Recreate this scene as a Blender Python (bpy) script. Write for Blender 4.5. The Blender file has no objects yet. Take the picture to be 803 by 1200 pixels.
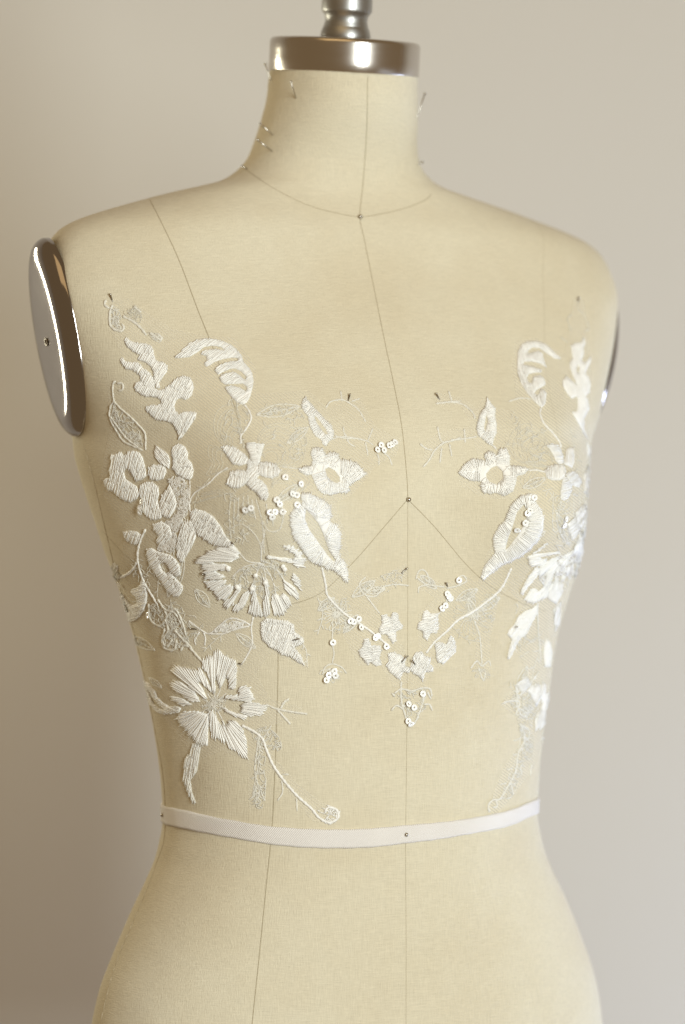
import bpy, bmesh, math, random
import numpy as np
from mathutils import Vector, Matrix
from mathutils.bvhtree import BVHTree
from mathutils.geometry import delaunay_2d_cdt
random.seed(7)
rng = np.random.default_rng(7)
S = bpy.context.scene
COL = S.collection

# ------------------------------------------------------------------ camera
CAM_D, CAM_Z, FPX = 2.0, 1.2, 3400.0
cd = bpy.data.cameras.new("camera")
cam = bpy.data.objects.new("camera", cd); COL.objects.link(cam)
cam.location = (0, -CAM_D, CAM_Z); cam.rotation_euler = (math.radians(90), 0, 0)
cd.sensor_fit = 'VERTICAL'; cd.sensor_height = 36.0; cd.lens = FPX/1200*36
cd.clip_start = 0.05; cd.clip_end = 60
cd.dof.use_dof = True; cd.dof.focus_distance = 1.90; cd.dof.aperture_fstop = 2.7
S.camera = cam

# ------------------------------------------------------------------ world, lamps, exposure
w = bpy.data.worlds.new("World"); S.world = w; w.use_nodes = True
w.node_tree.nodes["Background"].inputs[0].default_value = (1.0, 0.70, 0.38, 1)
w.node_tree.nodes["Background"].inputs[1].default_value = 0.215
S.view_settings.view_transform = 'Standard'; S.view_settings.look = 'None'
S.view_settings.exposure = 0.09; S.view_settings.gamma = 1.0

def area(name, az, dist, z, sx, sy, col, power, aim=(0, 0, 1.2)):
    ld = bpy.data.lights.new(name, 'AREA'); ld.shape = 'RECTANGLE'; ld.size = sx; ld.size_y = sy
    ld.color = col; ld.energy = power
    o = bpy.data.objects.new(name, ld); COL.objects.link(o)
    a = math.radians(az)
    o.location = (math.sin(a)*dist, -math.cos(a)*dist, z)
    d = Vector(aim) - o.location
    o.rotation_euler = d.to_track_quat('-Z', 'Y').to_euler()
    return o
area("front_window_light", 27, 2.6, 1.4, 0.45, 1.5, (0.91, 0.995, 1.0), 61.0)
area("ceiling_light", -12, 1.6, 3.0, 1.6, 1.6, (1.0, 0.70, 0.33), 6.2)
area("side_doorway_light", -119, 0.85, 1.36, 0.09, 0.48, (1.0, 0.97, 0.76), 2.7)
area("low_side_fill", 75, 2.2, 0.1, 1.2, 1.0, (0.68, 0.84, 1.0), 1.6)  # added cool fill, low on the right, to whiten the lower torso
area("low_wall_fill", 115, 1.3, 0.40, 0.5, 0.9, (0.54, 0.67, 1.0), 17.0, aim=(0.42, 0.72, 0.80))  # added unseen lamp that cools and brightens the lower right of the wall

# ------------------------------------------------------------------ helpers
def linear(r, g, b):
    f = lambda c: (c/255/12.92) if c/255 <= 0.04045 else ((c/255+0.055)/1.055)**2.4
    return (f(r), f(g), f(b), 1)

def new_mat(name):
    m = bpy.data.materials.new(name); m.use_nodes = True
    nt = m.node_tree; b = nt.nodes["Principled BSDF"]
    return m, nt, b
def N(nt, t, **kw):
    n = nt.nodes.new(t)
    for k, v in kw.items():
        if k in n.inputs.keys(): n.inputs[k].default_value = v
        else: setattr(n, k, v)
    return n
def L(nt, a, b): nt.links.new(a, b)

def obj(name, verts, faces, mat, parent=None, smooth=True, kind=None):
    me = bpy.data.meshes.new(name)
    off = parent.location_bake if False else None
    me.from_pydata([tuple(v) for v in verts], [], faces); me.update()
    if smooth: me.polygons.foreach_set("use_smooth", [True]*len(me.polygons))
    if mat: me.materials.append(mat)
    o = bpy.data.objects.new(name, me); COL.objects.link(o)
    if parent: o.parent = parent
    if kind: o["kind"] = kind
    return o
def empty(name, loc, label, cat, group=None, rot=(0, 0, 0)):
    o = bpy.data.objects.new(name, None); COL.objects.link(o)
    o.location = loc; o.rotation_euler = rot; o.empty_display_size = 0.02
    o["label"] = label; o["category"] = cat
    if group: o["group"] = group
    return o
def catmull(pts, step=2.0):
    pts = [np.array(p, float) for p in pts]
    if len(pts) < 3:
        a, b = pts[0], pts[-1]; n = max(2, int(np.linalg.norm(b-a)/step)+1)
        return [a+(b-a)*t for t in np.linspace(0, 1, n)]
    P = [2*pts[0]-pts[1]] + pts + [2*pts[-1]-pts[-2]]
    out = []
    for i in range(1, len(P)-2):
        p0, p1, p2, p3 = P[i-1:i+3]
        n = max(1, int(np.linalg.norm(p2-p1)/step))
        for k in range(n):
            t = k/n
            out.append(0.5*((2*p1)+(-p0+p2)*t+(2*p0-5*p1+4*p2-p3)*t*t+(-p0+3*p1-3*p2+p3)*t**3))
    out.append(P[-2]); return out

# ------------------------------------------------------------------ materials
def fabric_body():
    m, nt, b = new_mat("linen_cover")
    tc = N(nt, 'ShaderNodeTexCoord')
    mp1 = N(nt, 'ShaderNodeMapping'); mp1.inputs['Scale'].default_value = (160, 160, 2200)
    mp2 = N(nt, 'ShaderNodeMapping'); mp2.inputs['Scale'].default_value = (1900, 1900, 140)
    n1 = N(nt, 'ShaderNodeTexNoise', Scale=1.0, Detail=2.0); n2 = N(nt, 'ShaderNodeTexNoise', Scale=1.0, Detail=2.0)
    L(nt, tc.outputs['Object'], mp1.inputs[0]); L(nt, tc.outputs['Object'], mp2.inputs[0])
    L(nt, mp1.outputs[0], n1.inputs['Vector']); L(nt, mp2.outputs[0], n2.inputs['Vector'])
    add = N(nt, 'ShaderNodeMath', operation='ADD'); L(nt, n1.outputs[0], add.inputs[0]); L(nt, n2.outputs[0], add.inputs[1])
    bp = N(nt, 'ShaderNodeBump', Strength=0.5, Distance=0.0007); L(nt, add.outputs[0], bp.inputs['Height'])
    n3 = N(nt, 'ShaderNodeTexNoise', Scale=9.0, Detail=4.0, Roughness=0.6); L(nt, tc.outputs['Object'], n3.inputs['Vector'])
    cr = N(nt, 'ShaderNodeValToRGB'); L(nt, n3.outputs[0], cr.inputs[0])
    cr.color_ramp.elements[0].position = 0.32; cr.color_ramp.elements[0].color = (0.64, 0.56, 0.405, 1)
    cr.color_ramp.elements[1].position = 0.62; cr.color_ramp.elements[1].color = (0.685, 0.618, 0.468, 1)
    # thread-scale slub in the colour
    mr = N(nt, 'ShaderNodeMapRange'); mr.inputs['From Min'].default_value = 0.6; mr.inputs['From Max'].default_value = 1.4
    mr.inputs['To Min'].default_value = 0.90; mr.inputs['To Max'].default_value = 1.10
    L(nt, add.outputs[0], mr.inputs['Value'])
    mx = N(nt, 'ShaderNodeMix', data_type='RGBA', blend_type='MULTIPLY'); mx.inputs[0].default_value = 1
    cmb = N(nt, 'ShaderNodeCombineColor')
    for k in range(3): L(nt, mr.outputs[0], cmb.inputs[k])
    L(nt, cr.outputs[0], mx.inputs[6]); L(nt, cmb.outputs[0], mx.inputs[7])
    L(nt, mx.outputs[2], b.inputs['Base Color']); L(nt, bp.outputs[0], b.inputs['Normal'])
    b.inputs['Roughness'].default_value = 0.85; b.inputs['Specular IOR Level'].default_value = 0.2
    b.inputs['Sheen Weight'].default_value = 0.12; b.inputs['Sheen Roughness'].default_value = 0.5
    return m
def thread(name, col, rough=0.5, sheen=0.3, alpha=1.0, trans=0.0):
    m, nt, b = new_mat(name)
    tc = N(nt, 'ShaderNodeTexCoord'); n = N(nt, 'ShaderNodeTexNoise', Scale=900.0, Detail=2.0)
    L(nt, tc.outputs['Object'], n.inputs['Vector'])
    bp = N(nt, 'ShaderNodeBump', Strength=0.4, Distance=0.0004); L(nt, n.outputs[0], bp.inputs['Height']); L(nt, bp.outputs[0], b.inputs['Normal'])
    n2 = N(nt, 'ShaderNodeTexNoise', Scale=60.0, Detail=2.0); L(nt, tc.outputs['Object'], n2.inputs['Vector'])
    cr = N(nt, 'ShaderNodeValToRGB'); L(nt, n2.outputs[0], cr.inputs[0])
    cr.color_ramp.elements[0].position = .3; cr.color_ramp.elements[0].color = tuple(c*0.93 for c in col)+(1,)
    cr.color_ramp.elements[1].position = .7; cr.color_ramp.elements[1].color = tuple(col)+(1,)
    L(nt, cr.outputs[0], b.inputs['Base Color'])
    b.inputs['Roughness'].default_value = rough; b.inputs['Sheen Weight'].default_value = sheen
    b.inputs['Alpha'].default_value = alpha
    b.inputs['Subsurface Weight'].default_value = trans; b.inputs['Subsurface Radius'].default_value = (.002, .002, .002)
    return m
M_BODY = fabric_body()
M_SATIN = thread("white_satin_thread", (0.96, 0.935, 0.88), 0.5, 0.5)
M_BACKING = thread("white_stitch_backing", (0.93, 0.90, 0.84), 0.8, 0.2)
M_CORD = thread("white_cord_thread", (0.86, 0.83, 0.77), 0.5, 0.3)
M_SHEER = thread("sheer_ivory_thread", (0.90, 0.86, 0.76), 0.6, 0.4, alpha=0.8)
M_FAINT = thread("fine_ivory_outline_thread", (0.87, 0.82, 0.69), 0.6, 0.4, alpha=0.6)
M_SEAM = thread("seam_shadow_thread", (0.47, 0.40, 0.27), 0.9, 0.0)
M_PIPE = thread("side_seam_thread", (0.58, 0.50, 0.35), 0.8, 0.1)

def net_mat():
    m, nt, b = new_mat("fine_tulle_net")
    uv = N(nt, 'ShaderNodeUVMap')
    out = None
    for ang, w_ in ((52, 1.0), (-40, 0.3)):
        mp = N(nt, 'ShaderNodeMapping'); mp.inputs['Rotation'].default_value = (0, 0, math.radians(ang))
        nz = N(nt, 'ShaderNodeTexNoise', Scale=0.05, Detail=1.0)
        L(nt, uv.outputs[0], mp.inputs[0])
        wv = N(nt, 'ShaderNodeTexWave', Scale=0.105, Distortion=0.9, Detail=1.0); wv.inputs['Detail Scale'].default_value = 0.4
        L(nt, mp.outputs[0], wv.inputs['Vector'])
        mu = N(nt, 'ShaderNodeMath', operation='MULTIPLY'); mu.inputs[1].default_value = w_
        L(nt, wv.outputs['Fac'], mu.inputs[0])
        if out is None: out = mu
        else:
            mxm = N(nt, 'ShaderNodeMath', operation='MAXIMUM'); L(nt, out.outputs[0], mxm.inputs[0]); L(nt, mu.outputs[0], mxm.inputs[1]); out = mxm
    mr = N(nt, 'ShaderNodeMapRange'); mr.inputs['From Min'].default_value = 0.35; mr.inputs['From Max'].default_value = 0.95
    mr.inputs['To Min'].default_value = 0.04; mr.inputs['To Max'].default_value = 0.28
    L(nt, out.outputs[0], mr.inputs['Value']); L(nt, mr.outputs[0], b.inputs['Alpha'])
    b.inputs['Base Color'].default_value = (0.88, 0.84, 0.74, 1); b.inputs['Roughness'].default_value = 0.6
    return m
M_NET = net_mat()
def metal(name, col, rough, brushed=False, aniso=0.0):
    m, nt, b = new_mat(name)
    b.inputs['Metallic'].default_value = 1; b.inputs['Base Color'].default_value = col+(1,)
    tc = N(nt, 'ShaderNodeTexCoord'); mp = N(nt, 'ShaderNodeMapping')
    mp.inputs['Scale'].default_value = (60, 60, 2500) if brushed else (40, 40, 40)
    n = N(nt, 'ShaderNodeTexNoise', Scale=1.0, Detail=3.0)
    L(nt, tc.outputs['Object'], mp.inputs[0]); L(nt, mp.outputs[0], n.inputs['Vector'])
    mr = N(nt, 'ShaderNodeMapRange'); mr.inputs['To Min'].default_value = rough*0.75; mr.inputs['To Max'].default_value = rough*1.25
    L(nt, n.outputs[0], mr.inputs['Value']); L(nt, mr.outputs[0], b.inputs['Roughness'])
    if brushed:
        bp = N(nt, 'ShaderNodeBump', Strength=0.15, Distance=0.0002); L(nt, n.outputs[0], bp.inputs['Height']); L(nt, bp.outputs[0], b.inputs['Normal'])
    return m
M_CAP = metal("brushed_steel", (0.60, 0.55, 0.50), 0.22, True)
M_CHROME = metal("polished_chrome", (0.40, 0.365, 0.35), 0.10)
M_KNOB = metal("grey_cast_metal", (0.42, 0.41, 0.39), 0.42)
M_PIN = metal("steel_pin", (0.50, 0.46, 0.40), 0.25)
M_PINSH = metal("dark_steel_pin_shaft", (0.26, 0.23, 0.19), 0.35)
m, nt, b = new_mat("pearl_sequin"); M_SEQ = m
b.inputs['Base Color'].default_value = (0.97, 0.96, 0.93, 1); b.inputs['Roughness'].default_value = 0.2
b.inputs['Coat Weight'].default_value = 1.0; b.inputs['Specular IOR Level'].default_value = 0.9
m, nt, b = new_mat("twill_tape"); M_TAPE = m
uv = N(nt, 'ShaderNodeUVMap'); mp = N(nt, 'ShaderNodeMapping'); mp.inputs['Rotation'].default_value = (0, 0, math.radians(40))
wv = N(nt, 'ShaderNodeTexWave', Scale=0.17, Distortion=1.6, Detail=2.0)
L(nt, uv.outputs[0], mp.inputs[0]); L(nt, mp.outputs[0], wv.inputs['Vector'])
bp = N(nt, 'ShaderNodeBump', Strength=0.7, Distance=0.0005); L(nt, wv.outputs['Fac'], bp.inputs['Height']); L(nt, bp.outputs[0], b.inputs['Normal'])
nz = N(nt, 'ShaderNodeTexNoise', Scale=0.03, Detail=4.0); L(nt, uv.outputs[0], nz.inputs['Vector'])
cr = N(nt, 'ShaderNodeValToRGB'); L(nt, nz.outputs[0], cr.inputs[0])
cr.color_ramp.elements[0].color = (0.78, 0.73, 0.68, 1); cr.color_ramp.elements[1].color = (0.87, 0.82, 0.77, 1)
L(nt, cr.outputs[0], b.inputs['Base Color']); b.inputs['Roughness'].default_value = 0.8

m, nt, b = new_mat("painted_plaster"); M_WALL = m
tc = N(nt, 'ShaderNodeTexCoord'); nz = N(nt, 'ShaderNodeTexNoise', Scale=70.0, Detail=6.0, Roughness=0.6)
L(nt, tc.outputs['Object'], nz.inputs['Vector'])
bp = N(nt, 'ShaderNodeBump', Strength=0.2, Distance=0.002); L(nt, nz.outputs[0], bp.inputs['Height']); L(nt, bp.outputs[0], b.inputs['Normal'])
n2 = N(nt, 'ShaderNodeTexNoise', Scale=1.6, Detail=3.0); L(nt, tc.outputs['Object'], n2.inputs['Vector'])
cr = N(nt, 'ShaderNodeValToRGB'); L(nt, n2.outputs[0], cr.inputs[0])
cr.color_ramp.elements[0].color = (0.605, 0.57, 0.512, 1); cr.color_ramp.elements[1].color = (0.63, 0.595, 0.542, 1)
L(nt, cr.outputs[0], b.inputs['Base Color']); b.inputs['Roughness'].default_value = 0.9

# ------------------------------------------------------------------ wall behind
wall = obj("wall", [(-3.5, 0, -1.2), (3.5, 0, -1.2), (3.5, 0, 1.8), (-3.5, 0, 1.8), (-3.5, 0.12, -1.2), (3.5, 0.12, -1.2), (3.5, 0.12, 1.8), (-3.5, 0.12, 1.8)],
           [(0, 1, 2, 3), (5, 4, 7, 6), (3, 2, 6, 7), (1, 0, 4, 5), (0, 3, 7, 4), (2, 1, 5, 6)], M_WALL, smooth=False)
wall.location = (0, 0.72, 1.2)
wall["label"] = "plain warm grey painted wall behind the dress form"; wall["category"] = "wall"; wall["kind"] = "structure"

# ------------------------------------------------------------------ dress form body
TH = math.radians(22.0); SN, CS = math.sin(TH), math.cos(TH)
X0 = 0.0056; ROOT = Vector((X0, 0, CAM_Z))
MW = Matrix.Translation(ROOT) @ Matrix.Rotation(TH, 4, 'Z')
MWI = MW.inverted()
form = empty("dress_form", ROOT, "cream linen dressmaker's torso with brushed metal neck cap and chrome shoulder plates", "dress form", rot=(0, 0, TH))

def zof(py, depth=2.0): return (600-py)/FPX*depth
def unproj(px, py, yw):            # world point (z relative to horizon) at world depth yw
    d = CAM_D+yw; return ((px-401.5)/FPX*d, zof(py, d))
def smooth(xs, ys):
    xs = np.array(xs, float); ys = np.array(ys, float)
    o = np.argsort(xs); xs, ys = xs[o], ys[o]
    h = np.diff(xs); dl = np.diff(ys)/h
    mm = np.zeros_like(ys)
    for i in range(1, len(xs)-1):
        if dl[i-1]*dl[i] > 0:
            w1 = 2*h[i]+h[i-1]; w2 = h[i]+2*h[i-1]
            mm[i] = (w1+w2)/(w1/dl[i-1]+w2/dl[i])
    mm[0], mm[-1] = dl[0], dl[-1]
    def f(x):
        x = np.clip(np.asarray(x, float), xs[0], xs[-1])
        i = np.clip(np.searchsorted(xs, x)-1, 0, len(xs)-2)
        t = (x-xs[i])/h[i]
        return (2*t**3-3*t**2+1)*ys[i]+(t**3-2*t**2+t)*h[i]*mm[i]+(-2*t**3+3*t**2)*ys[i+1]+(t**3-t**2)*h[i]*mm[i+1]
    return f
# front centre profile (local y, negative is forward)
FR = [(1400, 478), (1195, 476), (1090, 475.5), (975, 475.5), (800, 477), (700, 478), (640, 478), (585, 478), (540, 475.5), (500, 471.5), (450, 462), (370, 446), (300, 432), (254, 422)]
fz, fy = [], []
for py, px in FR:
    yl = -0.1
    for _ in range(8):
        X, Z = unproj(px, py, yl*CS); yl = -(X-X0)/SN
    fz.append(Z); fy.append(yl)
yfront = smooth(fz, fy)
# silhouettes
SL = [(1400, 96), (1194, 110), (1175, 114), (1136, 126), (1100, 139), (1065, 156), (1026, 174), (1000, 182), (979, 188), (942, 191), (896, 187), (846, 177), (792, 165), (733, 150), (692, 137), (637, 122), (575, 107), (525, 93)]
SR = [(1400, 715), (1192, 706), (1142, 697), (1104, 684), (1066, 670), (1023, 651), (989, 637), (954, 631), (901, 633), (850, 637), (800, 643), (759, 649), (720, 657), (690, 667), (640, 683), (575, 695), (525, 703)]
sl = smooth([p[0] for p in SL], [p[1] for p in SL]); sr = smooth([p[0] for p in SR], [p[1] for p in SR])
lowrows = []
for py in (1400, 1300, 1230, 1195, 1150, 1100, 1060, 1020, 990, 955, 900, 850, 800, 750, 700, 650, 600, 560, 530):
    xl, xr = float(sl(py)), float(sr(py))
    z = zof(py)
    bf = -float(yfront(z)); a, bb = 0.15, 0.08
    for _ in range(12):
        yL = -a*SN*0.75*1.0; yR = a*SN*0.75
        hL = X0-(xl-401.5)/FPX*(CAM_D+yL); hR = (xr-401.5)/FPX*(CAM_D+yR)-X0
        ac2 = hR*hR-(bf*SN)**2; a = math.sqrt(ac2)/CS
        bb = math.sqrt(max(hL*hL-ac2, 0.0009))/SN
    bb = min(bb, 0.17)
    lowrows.append((z, a, bb))
LA = smooth([r[0] for r in lowrows], [r[1] for r in lowrows])
LB = smooth([r[0] for r in lowrows], [r[2] for r in lowrows])

ACORR = smooth([1400, 1190, 1120, 1085, 1050, 1015, 980, 910, 875, 805, 735, 700, 630, 595, 560, 525], [4, 6, 7.5, 8.5, 9, 8.5, 6, 5.5, 4, 2.5, 2.5, 1.5, 2, 1, -1, -3.5])
def LA2(z): return float(LA(z))-float(ACORR(600-z*1700))/1700/CS

# armhole plate frame (form local): oval centre, half sizes
PT = (0.2114, 0.03, 0.185); PB = (0.1858, 0.03, 0.0496)
PC = tuple((a+b)/2 for a, b in zip(PT, PB)); PH = 0.0692; PW = 0.040
def xplate(z): return PB[0]+(PT[0]-PB[0])*(z-PB[2])/(PT[2]-PB[2])
ZB, ZT = PB[2], PT[2]
# shoulder and neck controls:  (z, a, cy, bf, bb)
def ctl():
    t = []
    # lower rows to the underarm, centre drifts from 0 to 0.03
    for z in np.linspace(zof(1400), ZB-0.004, 170):
        k = np.clip((z+0.07)/(ZB+0.07), 0, 1); cy = 0.03*k*k*(3-2*k)
        t.append([z, LA2(z), cy, -float(yfront(z))+cy, float(LB(z))*(1-k)+0.088*k - 0*cy])
    for z in np.linspace(ZB, ZT, 90):
        cy = 0.03
        t.append([z, None, cy, -float(yfront(z))+cy, 0.088-0.014*((z-ZB)/(ZT-ZB))**2])
    return t
rows = ctl()
# above the plate: shoulder slope up to the neck
US = [  # z, a, cy, front half depth, back half depth
 (0.1850, 0.2114, 0.030, 0.0640, 0.074),
 (0.1905, 0.2050, 0.031, 0.0620, 0.073),
 (0.1960, 0.1935, 0.032, 0.0605, 0.071),
 (0.2020, 0.1755, 0.034, 0.0590, 0.069),
 (0.2080, 0.1560, 0.036, 0.0575, 0.066),
 (0.2145, 0.1350, 0.038, 0.0565, 0.063),
 (0.2200, 0.1155, 0.039, 0.0555, 0.060),
 (0.2250, 0.0950, 0.039, 0.0550, 0.059),
 (0.2300, 0.0780, 0.038, 0.0540, 0.058),
 (0.2365, 0.0680, 0.036, 0.0525, 0.057),
 (0.2450, 0.0610, 0.032, 0.0510, 0.055),
 (0.2570, 0.0570, 0.027, 0.0510, 0.053),
 (0.2700, 0.0545, 0.021, 0.0510, 0.051),
 (0.2850, 0.0522, 0.016, 0.0508, 0.0508),
 (0.3065, 0.0505, 0.0125, 0.0500, 0.0500)]
uf = [smooth([u[0] for u in US], [u[k] for u in US]) for k in range(1, 5)]
for z in np.concatenate([np.linspace(0.1850, 0.230, 90)[1:], np.linspace(0.230, 0.3065, 60)[1:]]):
    rows.append([z]+[float(f(z)) for f in uf])
# continuous blend of front half depth across the plate top
NPH = 400
ph = np.linspace(0, 2*math.pi, NPH, endpoint=False)
TILT = math.tan(math.radians(7.6))
BX, BZ, BD = 0.104, 0.005, 0.036
def bust(x, y, z):
    f = max(0.0, min(1.0, (-y)/0.05))
    dz = z-BZ; sz = 0.060 if dz > 0 else 0.047
    g = 0
    for s in (-1, 1):
        dx = (x-s*BX); sx = 0.052 if dx*s < 0 else 0.046
        g = max(g, math.exp(-(dx/sx)**2-(dz/sz)**2))
    return f*BD*g
V = []
z_old = None
for (z, a, cy, bf, bb) in rows:
    c_ = np.cos(ph); s_ = np.sin(ph)
    n = 2.15
    if a is None:
        xp = xplate(z); u = (z-(ZB+ZT)/2)/((ZT-ZB)/2); wv_ = PW*math.sqrt(max(0, 1-u*u)); nn = 2.15+0.5*math.sqrt(max(0,1-u*u))
    ring = []
    for k in range(NPH):
        b_ = bf if s_[k] < 0 else bb
        if a is None:
            q = 1-(min(wv_/b_, .95))**nn
            aa = xp/(q**(1/nn)); nk = nn
        else:
            aa = a; nk = n
        x = aa*math.copysign(abs(c_[k])**(2/nk), c_[k]); y = cy+b_*math.copysign(abs(s_[k])**(2/nk), s_[k])
        if a is None: x = max(-xp, min(xp, x))
        y -= bust(x, y, z)
        zz = z
        if z > 0.25: zz = z+TILT*(y-cy)*min(1, (z-0.25)/0.04)
        ring.append((x, y, zz))
    V += ring
V = np.array(V)
nr = len(rows)
# light smoothing along columns around the plate top so that no crease is left
G = V.reshape(nr, NPH, 3).copy()
zr = np.array([r[0] for r in rows])
for it in range(420):
    wgt = np.exp(-((zr-0.186)/0.020)**2)
    if it < 12: wgt = np.maximum(wgt, (zr > 0.03)*(zr < 0.29)*1.0)
    wgt[0] = wgt[-1] = 0
    H = G.copy()
    H[1:-1] = G[1:-1]+wgt[1:-1, None, None]*(0.25*G[:-2]-0.5*G[1:-1]+0.25*G[2:])
    if it % 8 == 0:      # a little smoothing around the ring too
        H = H+0.5*(wgt[:, None, None]*(0.25*np.roll(H, 1, 1)-0.5*H+0.25*np.roll(H, -1, 1)))
    G = H
G = np.roll(G, 0, axis=1)
# the hand-padded cover is never perfectly even
from mathutils import noise
V = G.reshape(-1, 3)
for i in range(len(V)):
    p = V[i]; dn = noise.noise(Vector(p)*22.0)*0.0007+noise.noise(Vector(p)*60.0+Vector((3, 1, 7)))*0.00018
    q = np.array([p[0], p[1]-0.02, 0]); V[i] = p+q/(np.linalg.norm(q)+1e-9)*dn*(0 if p[2] > 0.295 else 1)
F = []
for i in range(nr-1):
    for k in range(NPH):
        k2 = (k+1) % NPH
        F.append((i*NPH+k, i*NPH+k2, (i+1)*NPH+k2, (i+1)*NPH+k))
F.append(tuple(range(NPH))[::-1]); F.append(tuple((nr-1)*NPH+k for k in range(NPH)))
body = obj("torso", V, F, M_BODY, form)
bv_loc = BVHTree.FromPolygons([Vector(v) for v in V], F)
VW = [MW @ Vector(v) for v in V]
bvh = BVHTree.FromPolygons(VW, F)
CAMP = Vector((0, -CAM_D, CAM_Z))
def smooth_normal(p, n):
    return n
def surf(px, py):
    """where the photograph's line of sight meets the form's surface"""
    x, y = float(px), float(py)
    for k in range(60):
        d = Vector(((x-401.5)/FPX, 1.0, (600-y)/FPX)).normalized()
        h = bvh.ray_cast(CAMP, d)
        if h[0] is not None and h[0].y < 0.4:
            n = h[1]
            if n.dot(d) > 0: n = -n
            return np.array(h[0]), np.array(n)
        x += (430-x)*0.012
        if y < 100: y += 0.5
    raise RuntimeError("miss %s %s" % (px, py))
def on(px, py, h=0.0):
    p, n = surf(px, py); return p+n*h
def to_local(p): return np.array(MWI @ Vector(p))

# ------------------------------------------------------------------ tubes on arbitrary 3D points
def tube(P, Nn, r, sides=5, flat=1.0, taper=True):
    P = np.array(P); Nn = np.array(Nn); n = len(P)
    T = np.gradient(P, axis=0); T /= (np.linalg.norm(T, axis=1)[:, None]+1e-12)
    B = np.cross(T, Nn); B /= (np.linalg.norm(B, axis=1)[:, None]+1e-12)
    U = np.cross(B, T)
    vs = []; fs = []
    for i in range(n):
        rr = r if np.isscalar(r) else r[i]
        if taper and (i == 0 or i == n-1): rr *= 0.45
        for k in range(sides):
            a = 2*math.pi*k/sides
            vs.append(P[i]+B[i]*math.cos(a)*rr+U[i]*math.sin(a)*rr*flat)
    for i in range(n-1):
        for k in range(sides):
            k2 = (k+1) % sides
            fs.append((i*sides+k, i*sides+k2, (i+1)*sides+k2, (i+1)*sides+k))
    fs.append(tuple(range(sides))[::-1]); fs.append(tuple((n-1)*sides+k for k in range(sides)))
    return vs, fs
class MB:
    def __init__(s): s.v = []; s.f = []
    def add(s, vf):
        o = len(s.v); s.v += list(vf[0]); s.f += [tuple(i+o for i in f) for f in vf[1]]
    def build(s, name, mat, parent, local=None, **kw):
        if not s.v: return None
        if parent is form: vv = [to_local(p) for p in s.v]
        else:
            q = parent
            off = np.array(q.get("_o", (0, 0, 0))); vv = [p-off for p in s.v]
        return obj(name, vv, s.f, mat, parent, **kw)

# ------------------------------------------------------------------ seams of the cover
def line_on(pts, h, step=3.0):
    P = []; Nn = []
    for q in catmull(pts, step):
        p, n = surf(q[0], q[1]); P.append(p+n*h); Nn.append(n)
    return P, Nn
def seam(pts, r=0.00034, h=0.0000, mat=None, mirror=False, label=None):
    P, Nn = line_on(pts, h)
    PL = [to_local(p) for p in P]; NL = [np.array(MWI.to_3x3() @ Vector(n)) for n in Nn]
    if mirror:
        PL2 = []; NL2 = []
        for p in PL:
            q = Vector((-p[0], p[1], p[2])); hit = bv_loc.find_nearest(q)
            PL2.append(np.array(hit[0])); NL2.append(np.array(hit[1]))
        PL, NL = PL2, NL2
    v, f = tube(PL, NL, r, 6, 0.6)
    o = obj("seam", v, f, mat or M_SEAM, form)
    if label: o["label"] = label
    return o
PRINCESS = [(172, 227), (190, 262), (210, 305), (232, 363), (246, 398), (262, 440), (276, 480), (296, 560), (314, 640), (324, 715), (326, 765), (325, 830), (320, 955), (312, 1040), (304, 1120), (296, 1196), (292, 1235)]
seam(PRINCESS); seam(PRINCESS[:8], r=0.00014, mirror=True)
seam([(431, 88), (430, 150), (426, 210), (422, 254), (427, 280), (437, 330), (450, 395), (461, 447), (471, 500), (477, 560), (478, 585)], r=0.00030)
seam([(478, 585), (478, 640), (478, 720), (477.5, 800), (476.5, 900), (475.5, 985), (476, 1090), (476, 1235)], r=0.00017)
seam([(285, 196), (300, 207), (325, 223), (360, 240), (392, 249), (422, 254), (450, 250), (478, 243), (499, 234), (506, 227)], r=0.00030)
seam([(478, 585), (449, 619), (416, 657), (380, 692), (345, 707), (300, 712), (258, 708), (215, 694), (180, 674), (150, 653), (120, 622)], r=0.00026)
seam([(478, 585), (510, 618), (548, 663), (580, 690), (617, 709), (640, 716)], r=0.00026)
# side seam: a raised, puckered stitched edge
P, Nn = [], []
for q in catmull([(98, 520), (109, 560), (124, 622), (139, 683), (155, 733), (169, 790), (180, 846), (190, 900), (194, 950), (192, 985), (184, 1010), (170, 1048), (152, 1090), (135, 1132), (121, 1185), (112, 1235)], 4.0):
    p, n = surf(q[0], q[1]); P.append(to_local(p)+0*n); Nn.append(np.array(MWI.to_3x3() @ Vector(n)))
v, f = tube(P, Nn, [0.00042+0.00018*math.sin(i*1.9) for i in range(len(P))], 6, 0.8)
obj("side_seam", v, f, M_PIPE, form)
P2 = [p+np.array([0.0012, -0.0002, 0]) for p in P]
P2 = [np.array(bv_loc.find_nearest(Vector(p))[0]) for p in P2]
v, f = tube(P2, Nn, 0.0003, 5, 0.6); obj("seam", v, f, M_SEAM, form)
# mirrored side seam
P3 = [np.array(bv_loc.find_nearest(Vector((-p[0], p[1], p[2])))[0]) for p in P]
v, f = tube(P3, [n*np.array([-1, 1, 1]) for n in Nn], 0.0005, 6, 0.6); obj("side_seam", v, f, M_PIPE, form)

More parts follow.
